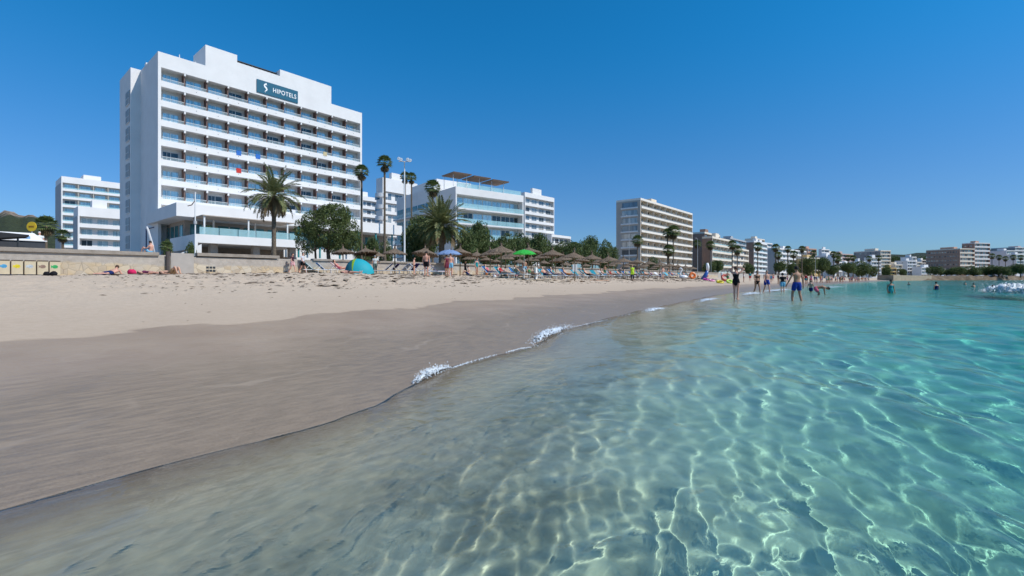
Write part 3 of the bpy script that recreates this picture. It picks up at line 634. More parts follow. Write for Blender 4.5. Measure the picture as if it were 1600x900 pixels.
def leafcloud(lobes, n, size, rg):
    P = []; tot = sum(a*b*c for *_, a, b, c in lobes)
    for x, y, z, a, b, c in lobes:
        k = int(n*a*b*c/tot); d = rg.normal(size=(k, 3)); d /= np.linalg.norm(d, axis=1)[:, None]
        r = rg.uniform(.45, 1.0, k)**.45*(1+.16*vnoise(d[:, 0]*2.7+x, d[:, 1]*2.7+d[:, 2]*2, 4)+.12*vnoise(d[:, 0]*6+x, d[:, 2]*6+y, 9))
        keep = (vnoise(d[:, 0]*3.3+y, d[:, 2]*3.3+d[:, 1]*1.7, 6) > -.55) | (r < .6)
        p = np.stack([x+d[:, 0]*r*a, y+d[:, 1]*r*b, z+d[:, 2]*r*c], 1)[keep]; P.append(p)
    P = np.concatenate(P); k = len(P); s = size*rg.uniform(.6, 1.5, k)[:, None]
    e1 = rg.normal(size=(k, 3)); e1 /= np.linalg.norm(e1, axis=1)[:, None]; e2 = np.cross(e1, rg.normal(size=(k, 3))); e2 /= np.linalg.norm(e2, axis=1)[:, None]
    V = np.stack([P-e1*s, P+e2*s*.5, P+e1*s, P-e2*s*.5], 1).reshape(-1, 3); Fc = np.arange(4*k).reshape(-1, 4)
    return V, Fc
def npmesh(name, V, Fc, m):
    o = mesh_np(name, V, Fc, m, smooth=False); me = o.data; bpy.data.objects.remove(o); return me
rg = np.random.default_rng(5)
# the round tree by the terrace
def limbs(base, h, spread, r0, n, seed):
    rr_ = random.Random(seed); m = MB(); x, y, z = base
    m.loft([(x, y, z), (x+.05, y, z+h*.4), (x-.05, y+.05, z+h)], [r0*1.25, r0, r0*.85])
    for i in range(n):
        a = 2*math.pi*i/n+rr_.uniform(-.3, .3); s_ = spread*rr_.uniform(.6, 1)
        m.loft([(x, y, z+h*.9), (x+math.cos(a)*s_*.45, y+math.sin(a)*s_*.45, z+h*1.35), (x+math.cos(a)*s_, y+math.sin(a)*s_, z+h*2.0)], [r0*.55, r0*.35, r0*.1], n=6)
    return m
u, v = cam2w(513, 55); T = thing('round_tree', 'broad round dark green tree with a forked trunk in front of the hotel terrace', 'tree', (u, v, 2.5))
limbs((0, 0, 0), 1.6, 2.3, .22, 6, 2).build('trunk', BARK, T, smooth=True)
MB().loft([(-.95*ST*1.0-.35, .95*CT, -.1), (-1.1, .8, .7), (-1.3, .6, 2.2)], [.15, .12, .1]).build('trunk', BARK, T, smooth=True)
T.scale = (1.02, 1.02, 1.32)
cl = leafcloud([(.2, 0, 3.4, 2.5, 2.3, 2.1), (1.5, -1.0, 3.0, 1.7, 1.6, 1.6), (-1.7, 1.3, 2.6, 1.5, 1.5, 1.5), (-1.1, 1.0, 3.9, 1.4, 1.3, 1.2), (.6, -.5, 4.6, 1.8, 1.7, 1.1), (2.1, -1.6, 2.3, 1.1, 1.1, .9), (-2.2, 1.9, 3.4, 1.0, 1.0, .8)], 26000, .085, rg)
inst(npmesh('crown', *cl, OLIVE), 'crown', T)
# dense belt of trees behind the parasols
CR = []
for i in range(5):
    r2 = np.random.default_rng(20+i); lb = [(r2.uniform(-1, 1)*.6, r2.uniform(-1, 1)*.6, r2.uniform(.9, 1.7), r2.uniform(.7, 1.15), r2.uniform(.7, 1.15), r2.uniform(.6, .9)) for _ in range(6)]
    CR.append(npmesh('crown', *leafcloud(lb, 7000, .07, r2), (DKLEAF, OLIVE)[i == 3]))
TRK = limbs((0, 0, 0), .6, .7, .07, 5, 4).mesh('trunk', BARK, True)
ORD = ['first', 'second', 'third', 'fourth', 'fifth', 'sixth', 'seventh', 'eighth', 'ninth', 'tenth', 'eleventh', 'twelfth', 'thirteenth', 'fourteenth', 'fifteenth', 'sixteenth', 'seventeenth', 'eighteenth', 'nineteenth', 'twentieth',
       '21st', '22nd', '23rd', '24th', '25th', '26th', '27th', '28th', '29th', '30th', '31st', '32nd', '33rd', '34th', '35th', '36th', '37th', '38th', '39th', '40th']
def tree(px, Y, ytop, wpx, k, label, group, zb=2.3):
    u, v = cam2w(px, Y); h = zat(ytop, Y)-zb; w_ = wpx*Y/F
    t = thing('leafy_tree', label, 'tree', (u, v, zb), random.uniform(0, 6), group); t.scale = (w_/3.1, w_/3.1, h/2.45)
    inst(CR[k % 5], 'crown', t); inst(TRK, 'trunk', t); return t
belt = [(563, 68, 372, 30), (580, 72, 368, 28), (603, 75, 372, 26), (650, 66, 338, 60), (668, 70, 326, 55), (724, 72, 345, 50), (745, 76, 343, 46), (765, 80, 362, 44), (785, 84, 360, 40), (806, 88, 366, 36), (822, 95, 355, 44), (840, 90, 362, 36), (856, 95, 370, 38), (874, 104, 374, 34), (893, 100, 371, 38), (912, 110, 368, 34), (926, 112, 366, 34), (944, 118, 371, 32), (956, 125, 377, 26)]
for i, a in enumerate(belt): tree(*a, i, 'dense dark green tree, %s from the left in the belt behind the parasols' % ORD[i], 'trees in the belt behind the parasols')
bush = [(297, 58, 371, 18, 'small dark shrub beside the terrace stair, by the lamp post'), (262, 62, 372, 14, 'small green shrub on the ramp beside the leaning boat paddle'), (1020, 160, 399, 22, 'dark hedge tree left of the tall palm by the beige block'), (1108, 170, 407, 24, 'low round bush in front of the brown walled building'), (1122, 170, 404, 20, 'low round bush right of the brown wall'), (1168, 200, 407, 20, 'low bush below the brown blank end wall'),
   (1218, 210, 407, 24, 'low shrub behind the man in blue shorts'), (1238, 220, 405, 22, 'low shrub right of the man in blue shorts'), (1262, 250, 398, 30, 'round dark tree in front of the ochre house'), (1285, 260, 399, 28, 'second round dark tree right of the ochre house'), (1302, 270, 410, 20, 'small dark tree below the white house with grey side wall'), (1326, 290, 409, 30, 'wide low dark tree left of the wide grey building'), (1347, 300, 406, 34, 'wide low dark tree in front of the wide grey building'), (1363, 320, 413, 18, 'small tree at the right foot of the wide grey building'),
   (1397, 560, 396, 26, 'pine on the skyline left of the villas'), (1424, 580, 397, 30, 'pine on the skyline above the villas'), (1442, 580, 399, 26, 'pine on the skyline at the left of the brown complex'), (1385, 400, 412, 16, 'shrub between the grey building and the villas'), (1411, 400, 418, 14, 'shrub in front of the white villas'), (1462, 400, 414, 24, 'dark shrub below the long brown wing, leftmost one'),
   (1483, 400, 418, 26, 'dark shrub below the long brown wing, middle one'), (1500, 395, 416, 28, 'dark tree below the corner of the brown complex'), (1520, 395, 414, 30, 'dark tree below the stepped tower'), (1541, 400, 413, 30, 'dark tree right of the stepped tower'), (1560, 395, 414, 32, 'dark tree in front of the white box building'), (1574, 400, 412, 24, 'dark tree at the right corner of the white box building'), (1594, 380, 411, 24, 'dark tree at the right edge of the far shore')]
for i, a in enumerate(bush): tree(*a[:4], i, a[4], 'shrubs and trees along the far promenade')
# palms
def feather_crown(n, L, emin, emax, seed, droop=1.0, nl=26, dead=0.12):
    r_ = random.Random(seed); g = MB(); d = MB(); c_ = MB()
    for i in range(n):
        el = R(emax-(emax-emin)*((i+.5)/n)**.85); az = i*2.39996+r_.uniform(-.2, .2); l = L*r_.uniform(.85, 1.1)*(1 if el > -.2 else .8)
        tgt = d if (el < R(emin+(emax-emin)*dead)) else g
        pts = []; p = Vector((0, 0, 0)); e = el
        for k in range(11):
            pts.append(p.copy()); dv = Vector((math.cos(e)*math.cos(az), math.cos(e)*math.sin(az), math.sin(e))); p = p+dv*l/10; e -= (.035+.018*k)*droop*max(.25, math.cos(el)*1.1)
        for k in range(10):
            t = (pts[k+1]-pts[k]).normalized(); sd = t.cross(Vector((0, 0, 1))).normalized(); w_ = .045*(1-k/11); tgt.add([pts[k]-sd*w_, pts[k]+sd*w_, pts[k+1]+sd*w_*.9, pts[k+1]-sd*w_*.9], [(0, 1, 2, 3)])
        for k in range(nl):
            f = .16+.84*k/(nl-1); q_ = f*10; a = min(int(q_), 9); b = pts[a].lerp(pts[a+1], q_-a); t = (pts[a+1]-pts[a]).normalized(); sd = t.cross(Vector((0, 0, 1))).normalized(); up = sd.cross(t)
            ll = L*.19*math.sin(math.pi*(.12+.8*f))**.6*r_.uniform(.85, 1.1)
            for sg in (-1, 1):
                dr = (t*.75+sd*sg*.85+up*r_.uniform(.0, .35)).normalized(); tip = b+dr*ll+Vector((0, 0, -.22*ll)); w_ = t*.06*(L/3)
                tgt.add([b-w_, b+dr*ll*.5+Vector((0, 0, -.02))-w_, tip, b+dr*ll*.5+w_+Vector((0, 0, -.02))], [(0, 1, 2, 3)])
    return g.mesh('crown', PALML), d.mesh('dead_fronds', DRYL)
def palm_trunk(h, r, lean=(0, 0), bulge=1.3, n=14):
    pts = []; rd = []; m = MB()
    for i in range(n*3):
        t = i/(n*3-1); pts.append((lean[0]*t*t, lean[1]*t*t, h*t)); rd.append(r*(bulge-.25*t if t < .1 else 1-.15*t)*(1+.07*(i % 2))*(1.25 if t > .93 else 1))
    return m.loft(pts, rd, n=9).mesh('trunk', PBARK, True)
def put_palm(name, label, px, Y, ycrown, zb, crown, dead, tr_r, lean=0, cs=1.0, group=None, tm_=None):
    u, v = cam2w(px, Y); h = zat(ycrown, Y)-zb; t = thing(name, label, 'palm tree', (u, v, zb), random.uniform(0, 6), group)
    if tm_: tk = inst(tm_, 'trunk', t); tk.scale = (tr_r, tr_r, h)
    else: inst(palm_trunk(h, tr_r), 'trunk', t)
    inst(crown, 'crown', t, (0, 0, h), scale=cs)
    if dead: inst(dead, 'dead_fronds', t, (0, 0, h-.02*h), scale=cs)
    return t
DC, DD = feather_crown(54, 3.4, -50, 82, 1, droop=1.05, nl=30, dead=.2)
put_palm('date_palm', 'large date palm with drooping dry fronds in front of the hotel terrace', 428, 52, 306, 2.5, DC, DD, .24)
CC, CD = feather_crown(86, 4.0, -38, 80, 2, droop=.9, nl=34, dead=.1)
put_palm('canary_palm', 'wide low palm with a huge crown of arching fronds behind the parasols', 690, 62, 354, 2.4, CC, CD, .38)
def fan_crown(seed, n=34):
    r_ = random.Random(seed); g = MB(); d = MB()
    for i in range(n+14):
        deadf = i >= n; el = R(80-110*((i+.5)/n)) if not deadf else R(r_.uniform(-80, -50)); az = i*2.39996; tg = d if deadf else g
        dv = Vector((math.cos(el)*math.cos(az), math.cos(el)*math.sin(az), math.sin(el))); b = dv*.55*(.6 if deadf else 1); sd = dv.cross(Vector((0, 0, 1))).normalized(); up = sd.cross(dv)
        tg.add([(0, 0, 0), tuple(b+sd*.02), tuple(b-sd*.02)], [(0, 1, 2)])
        for k in range(11):
            a = R(-75+150*k/10); dr = dv*math.cos(a)+sd*math.sin(a); tip = b+dr*.62*r_.uniform(.85, 1.1)+Vector((0, 0, -.16)); w_ = sd.cross(dr).normalized()*.0+dr.cross(up).normalized()*.055
            tg.add([b, b+dr*.34-w_, tip, b+dr*.34+w_], [(0, 1, 2, 3)])
    return g.mesh('crown', FANL), d.mesh('dead_fronds', DRYL)
FC, FD = fan_crown(3); FC2, FD2 = fan_crown(8, 28); TM1 = palm_trunk(1, 1, bulge=1.5)
for a in ((565, 62, 268, .15, 1.0, 'tall thin fan palm touching the right edge of the hotel'), (601, 60, 254, .15, 1.0, 'tallest thin fan palm, left of the floodlight mast'),
          (633, 85, 276, .15, 1.0, 'left one of the two fan palms behind the floodlight mast'), (643, 88, 277, .15, 1.0, 'right one of the two fan palms behind the floodlight mast'),
          (676, 82, 293, .2, 1.5, 'fan palm standing before the shaded side wall of the glass hotel')):
    put_palm('fan_palm', a[5], a[0], a[1], a[2], 2.4, FC, FD, a[3], cs=a[4], group='tall fan palms beside the hotels', tm_=TM1)
far_p = [(72, 75, 352, 1.6, 'bushy palm behind the kiosk and the yellow sign'), (98, 80, 368, 1.1, 'small young palm left of the shaded hotel wall'), (1043, 150, 364, 1.6, 'left one of the twin palms in front of the beige block'), (1052, 150, 362, 2.2, 'tallest palm in front of the beige block'), (996, 150, 376, 1.9, 'palm at the left foot of the beige block by the street lamp'), (1045, 150, 391, 1.9, 'short bushy palm below the twin palms'),
  (1089, 175, 381, 1.6, 'palm before the edge of the brown building'), (1110, 175, 383, 1.7, 'palm against the brown blank wall'), (1144, 185, 382, 1.8, 'palm right of the brown walled building, taller of a pair'), (1152, 185, 391, 1.9, 'palm right of the brown walled building, shorter of a pair'), (1184, 195, 385, 1.9, 'palm in front of the white block with a brown end'),
  (1212, 230, 387, 2.0, 'palm between the white block and the long white block'), (1216, 210, 399, 1.8, 'low palm above the woman in the black top'), (1231, 240, 389, 1.7, 'thin palm in the middle of the long white block'), (1240, 240, 397, 2.0, 'low palm in the middle of the long white block'), (1253, 240, 389, 1.7, 'thin palm at the right end of the long white block'),
  (1271, 260, 396, 1.8, 'palm above the ochre house'), (1302, 300, 397, 2.0, 'palm beside the white house with a grey side'), (1310, 300, 399, 2.0, 'palm right of the white house with a grey side'), (1308, 270, 405, 2.2, 'broad palm over the small white house'), (1325, 320, 403, 2.0, 'leftmost palm of the pair by the pinkish house'), (1333, 320, 403, 2.0, 'rightmost palm of the pair by the pinkish house'),
  (1358, 330, 404, 2.0, 'palm before the wide grey building'), (1373, 330, 403, 2.0, 'palm at the lit corner of the wide grey building'), (1550, 430, 400, 2.6, 'first palm from the left before the white box building'), (1561, 430, 402, 2.4, 'second palm from the left before the white box building'), (1571, 430, 404, 2.4, 'third palm from the left before the white box building'), (1583, 430, 402, 2.4, 'fourth palm from the left before the white box building'), (1595, 430, 402, 2.4, 'palm at the right edge of the photo')]
for i, a in enumerate(far_p): put_palm('fan_palm', a[4], a[0], a[1], a[2], 2.3, FC if i % 2 else FC2, FD if i % 2 else FD2, .2*(1 if a[1] < 200 else 1.4), cs=a[3]*1.05, group='palms along the far promenade', tm_=TM1)
# slender leaning young tree at the stair
u, v = cam2w(276, 57); T = thing('leaning_sapling', 'thin leaning young palm at the terrace stair', 'palm tree', (u, v, 2.4))
MB().loft([(0, 0, 0), (-.15, 0, .9), (-.55, .1, 1.9), (-1.0, .2, 2.5)], [.09, .08, .07, .06]).build('trunk', PBARK, T, smooth=True)
inst(FC2, 'crown', T, (-1.0, .2, 2.5), scale=.75)
put_plant = thing('potted_plant', 'green leafy plant in a round pale pot on the hotel terrace', 'potted plant', (19.7+1.9, 87-16.0, 6.152))
MB().loft([(0, 0, 0), (0, 0, .15), (0, 0, .45), (0, 0, .55)], [.2, .36, .4, .32], n=14).build('pot', mat('pale_pot', (.6, .57, .52), .8), put_plant, smooth=True)
inst(npmesh('foliage', *leafcloud([(0, 0, 1.2, .5, .5, .8)], 500, .08, rg), OLIVE), 'foliage', put_plant)

# ---------------------------------------------------------------- lamps, mast, kiosk
GALV = mat('galvanised', (.45, .45, .45), .5, .4, .05, metal=.3)
def lamp(px, Y, ytop, label, arm=-1, zb=2.4):
    u, v = cam2w(px, Y); h = zat(ytop, Y)-zb; t = thing('street_lamp', label, 'street lamp', (u, v, zb), 0, 'street lamps on the promenade')
    MB().loft([(0, 0, 0), (0, 0, h)], [.09, .05]).build('pole', GALV, t); MB().tube((0, 0, h), (arm*1.3, 0, h+.1), .035).build('arm', GALV, t); box(min(arm*1.9, arm*1.3), max(arm*1.9, arm*1.3), -.12, .12, h+.04, h+.16).build('lamp_head', GALV, t); return t
lamp(983, 130, 338, 'tall street lamp in front of the blank end wall of the beige block')
lamp(1090, 140, 373, 'street lamp standing before the brown wall', -1); lamp(1274, 200, 395, 'street lamp before the round dark trees', 1); lamp(1111, 165, 392, 'short lamp post right of the brown wall lamp', 1)
u, v = cam2w(632, 57); t = thing('floodlight_mast', 'tall pale floodlight mast with a cross arm of spotlights', 'floodlight mast', (u, v, 2.4), TH-R(90))
h = zat(252, 57)-2.4; MB().loft([(0, 0, 0), (0, 0, h)], [.12, .07]).build('pole', METAL, t); MB().tube((-.7, 0, h), (.8, 0, h-.05), .05).build('cross_arm', METAL, t)
for x, z in ((-.62, .22), (-.35, .1), (.45, .12), (.75, .0)): f = MB().loft([(x, -.05, h+z), (x, -.3, h+z+.05)], [.1, .2], n=10).build('floodlight', METAL, t); MB().ball((x, -.3, h+z+.05), (.16, .03, .16)).build('lens', mat('lens', (.6, .65, .7), .1, .6, 0), f)
u, v = cam2w(305, 47); t = thing('lamp_post', 'slim pale post with a bent dark arm at the terrace corner', 'post', (u, v, 2.5), TH-R(90))
h = zat(300, 47)-2.5; MB().loft([(0, 0, 0), (0, 0, h)], [.075, .05]).build('pole', METAL, t); MB().loft([(0, 0, h-.2), (-.05, 0, h-.9), (-.35, 0, h-1.3), (-.75, 0, h-1.4)], [.03, .04, .05, .04]).build('arm', mat('rusty_arm', (.16, .10, .08), .8), t); MB().loft([(0, 0, h-3.2), (0, 0, h-2.9)], [.16, .16]).build('speaker', GREY, t)
# kiosk, awning and round sign at the far left
u, v = cam2w(8, 33); K = thing('kiosk', 'white beach kiosk with a dark counter front behind the wall', 'kiosk', (u, v, 2.4), R(0))
box(-3, 2.0, 0, 2.4, 0, 1.35).build('counter', mat('dark_panel', (.05, .055, .065), .6), K); box(-3.1, 2.1, -.1, 2.5, 1.352, 1.42).build('counter_top', WHITE, K)
MB().add([(-3, .3, 1.422), (2.0, .3, 1.422), (1.5, 1.0, 2.0), (-3, 1.0, 2.0), (-3, 2.2, 1.422), (2.0, 2.2, 1.422), (1.5, 1.6, 2.0), (-3, 1.6, 2.0)], [(0,1,2,3), (5,4,7,6), (3,2,6,7), (1,5,6,2), (4,0,3,7)]).build('sloping_front', WHITE, K)
for x in (.35, 1.05): box(x-.22, x+.22, .42, .62, 1.5, 1.72).build('poster', mat('poster_blue', (.2, .38, .6), .6, .3, .4, 6), K)
u, v = cam2w(-14, 30); A = thing('awning', 'dark sloping canopy roof at the left edge above the kiosk', 'awning', (u, v, 2.4))
MB().add([(-4, 0, 1.95), (1.7, 0, 1.55), (1.7, 2.5, 1.6), (-4, 2.5, 2.4), (-4, 0, .65), (1.7, 0, 1.45), (1.7, 2.5, 1.45), (-4, 2.5, .65)], [(0,1,2,3), (7,6,5,4), (0,4,5,1), (1,5,6,2), (2,6,7,3), (3,7,4,0)]).build('canopy', mat('dark_canvas', (.025, .027, .03), .8), A)
MB().tube((1.2, .3, 0), (1.2, .3, 1.5), .05).build('post', DARKM, A); MB().tube((-2.5, .3, 0), (-2.5, .3, 1.5), .05).build('post', DARKM, A)
u, v = cam2w(49, 36); S_ = thing('round_sign', 'yellow round sign on a thin pole above the kiosk', 'sign', (u, v, 2.4), TH-R(90))
h = zat(354, 36)-2.4; MB().tube((0, .05, 0), (0, .05, h), .03).build('pole', METAL, S_); d_ = MB().loft([(0, 0, h), (0, .04, h)], [.37, .37], side=(1, 0, 0), n=24).build('disc', mat('yellow_sign', (.75, .47, .02), .5, .4, .02), S_)
box(-.2, .2, -.012, -.003, h-.06, h+.06).build('mark', mat('sign_brown', (.35, .16, .02), .6), d_)
u, v = cam2w(74, 36)
tag(MB().tube((0, 0, 0), (0, 0, .9), .07).build('red_sign_post', mat('red_paint', (.6, .05, .06), .5), None, loc=(u-.9, v, 2.9)), 'small red board beside the man in the white shirt', 'sign')

# ---------------------------------------------------------------- parasols and loungers
THATCH = mat('thatch', (.27, .20, .145), .98, .05, .35, 9, bump=1, bscale=40); WOOD = mat('pole_wood', (.30, .22, .13), .85, .15, .15, 4)
def thatch_mesh(seed):
    r_ = random.Random(seed); m = MB(); N = 40
    rings = [(0, .42), (.07, .30), (.1, .12), (.35, -.02), (.75, -.17), (1.05, -.33)]
    vs = []
    for r_0, z in rings:
        for k in range(N):
            a = 2*math.pi*k/N; rr_ = r_0*(1+r_.uniform(-.03, .03)); vs.append((rr_*math.cos(a), rr_*math.sin(a), z+r_.uniform(-.015, .015)))
    fs = [(i*N+k, i*N+(k+1)%N, (i+1)*N+(k+1)%N, (i+1)*N+k) for i in range(len(rings)-1) for k in range(N)]
    m.add(vs, fs)
    for k in range(150):                       # straw ends hanging from the rim
        a = r_.uniform(0, 6.283); l = r_.uniform(.05, .17); r0 = r_.uniform(.92, 1.06); w_ = .03
        c0, s0, c1, s1 = math.cos(a-w_), math.sin(a-w_), math.cos(a+w_), math.sin(a+w_); z = -.33+(1.05-r0)*.5
        m.add([(r0*c0, r0*s0, z), (r0*c1, r0*s1, z), ((r0+l*.6)*math.cos(a), (r0+l*.6)*math.sin(a), z-l)], [(0, 1, 2)])
    for k in range(10): a = r_.uniform(0, 6.28); m.add([(0, 0, .3), (.03, .03, .3), (.12*math.cos(a), .12*math.sin(a), .52+r_.uniform(0, .12))], [(0, 1, 2)])
    inner = [(0, .02), (1.0, -.36)]; return m.mesh('thatch', THATCH)
THM = [thatch_mesh(i) for i in range(4)]; POLE = MB().tube((0, 0, 0), (0, 0, 2.3), .055).mesh('pole', WOOD)
SPK = MB()
for k in range(8): a = k*math.pi/4; SPK.tube((0, 0, 2.2), (math.cos(a)*.95, math.sin(a)*.95, 1.96), .018, n=4)
SPM = SPK.mesh('spokes', WOOD)
ppos = []
def parasol(u, v, label, zb=None, s=1.0):
    z = float(ground(np.array(u), np.array(v))) if zb is None else zb
    t = thing('thatched_parasol', label, 'parasol', (u, v, z-.05), random.uniform(0, 6), 'thatched parasols on the beach', scale=s*1.08)
    inst(THM[len(ppos) % 4], 'thatch', t, (0, 0, 2.28), (random.uniform(-.09, .09), random.uniform(-.09, .09), 0)); inst(POLE, 'pole', t); inst(SPM, 'spokes', t); ppos.append((u, v, z)); return t
rowA = [(783, 40), (826, 41.5), (863, 45), (897, 49), (925, 54), (950.6, 59), (974, 64), (995, 70), (1014, 77), (1031, 84), (1046, 92), (1059, 100), (1071, 109), (1082, 119)]
for i, (px, Y) in enumerate(rowA): parasol(*cam2w(px, Y), 'thatched parasol, %s from the left in the row nearest the water' % ORD[i], s=1.05)
rowB = [(766, 46), (804, 49), (845, 54), (880, 58), (910, 63), (938, 69), (962, 76), (985, 84), (1006, 92), (1024, 101), (1040, 110), (1056, 122)]
for i, (px, Y) in enumerate(rowB): parasol(*cam2w(px, Y), 'thatched parasol, %s from the left in the second row from the water' % ORD[i])
rowC = [(745, 52), (790, 57), (830, 63), (868, 68), (900, 75), (930, 82), (955, 90), (978, 99), (1000, 109), (1020, 120)]
for i, (px, Y) in enumerate([(705, 52), (735, 60), (760, 66), (775, 74), (812, 72), (850, 78), (885, 86), (915, 95)]): parasol(*cam2w(px, Y), 'thatched parasol, %s from the left in the fourth row from the water' % ORD[i])
for i, (px, Y) in enumerate(rowC): parasol(*cam2w(px, Y), 'thatched parasol, %s from the left in the third row from the water' % ORD[i])
for px, Y, l in ((719, 41, 'thatched parasol just right of the light blue sun umbrella'), (664, 42, 'thatched parasol behind the man in black shorts, in front of the wide palm'), (668, 47, 'lower thatched parasol half hidden behind the man in black shorts'), (617, 42.5, 'thatched parasol beside the purple loungers, by the floodlight mast'),
                 (571, 45, 'thatched parasol above the turquoise beach tent'), (585, 46.5, 'thatched parasol just right of the one above the beach tent'), (536, 46.5, 'leftmost thatched parasol, right of the round tree')): parasol(*cam2w(px, Y), l, zb=zat(387+(4 if px in (668, 585) else 0), Y)-2.62)
WFR = METAL; CANV = {n_: mat('mesh_'+n_, c, .85, .15, .1, 5) for n_, c in dict(teal=(.02, .24, .32), blue=(.03, .16, .42), purple=(.05, .025, .10), grey=(.30, .33, .38), turquoise=(.08, .42, .55), orange=(.75, .22, .04), pink=(.75, .12, .22), white=(.7, .7, .7)).items()}
def lounger_meshes():
    f = MB()
    for y in (-.32, .32): f.tube((-.95, y, .3), (.95, y, .3), .022, n=6)
    for x in (-.95, .95): f.tube((x, -.32, .3), (x, .32, .3), .022, n=6)
    frame = f.mesh('frame', WFR); lg = MB().loft([(0, 0, .3), (.0, 0, .0)], [.022, .022], n=6).mesh('leg', WFR)
    seat = box(-.95, .2, -.3, .3, .31, .335).mesh('seat', CANV['blue'])
    a = R(42); bk = MB(); bk.add([(.2+x*math.cos(a)-z*math.sin(a), y, .33+x*math.sin(a)+z*math.cos(a)) for z in (0, .03) for x, y in ((0, -.3), (.8, -.3), (.8, .3), (0, .3))], [(3,2,1,0), (4,5,6,7), (0,1,5,4), (1,2,6,5), (2,3,7,6), (3,0,4,7)])
    br = MB()
    for y in (-.32, .32): br.tube((.2, y, .32), (.2+.8*math.cos(a), y, .33+.8*math.sin(a)), .02, n=6).tube((.55, y, .62), (.8, y, .3), .016, n=5)
    return frame, lg, seat, bk.mesh('backrest', CANV['blue']), br.mesh('backrest_frame', WFR)
LM = lounger_meshes()
def lounger(u, v, rz, colr, label, group='sun loungers under the parasols', s=1.05, zb=None):
    z = float(ground(np.array(u), np.array(v))) if zb is None else zb
    t = thing('sun_lounger', label, 'sun lounger', (u, v, z), rz, group, scale=s); m = CANV[colr]
    inst(LM[0], 'frame', t); inst(LM[2], 'seat', t, mat=m)
    b_ = inst(LM[3], 'backrest', t, mat=m); inst(LM[4], 'backrest_frame', b_)
    for x in (-.8, .75):
        for y in (-.32, .32): inst(LM[1], 'leg', t, (x, y, 0))
    return t
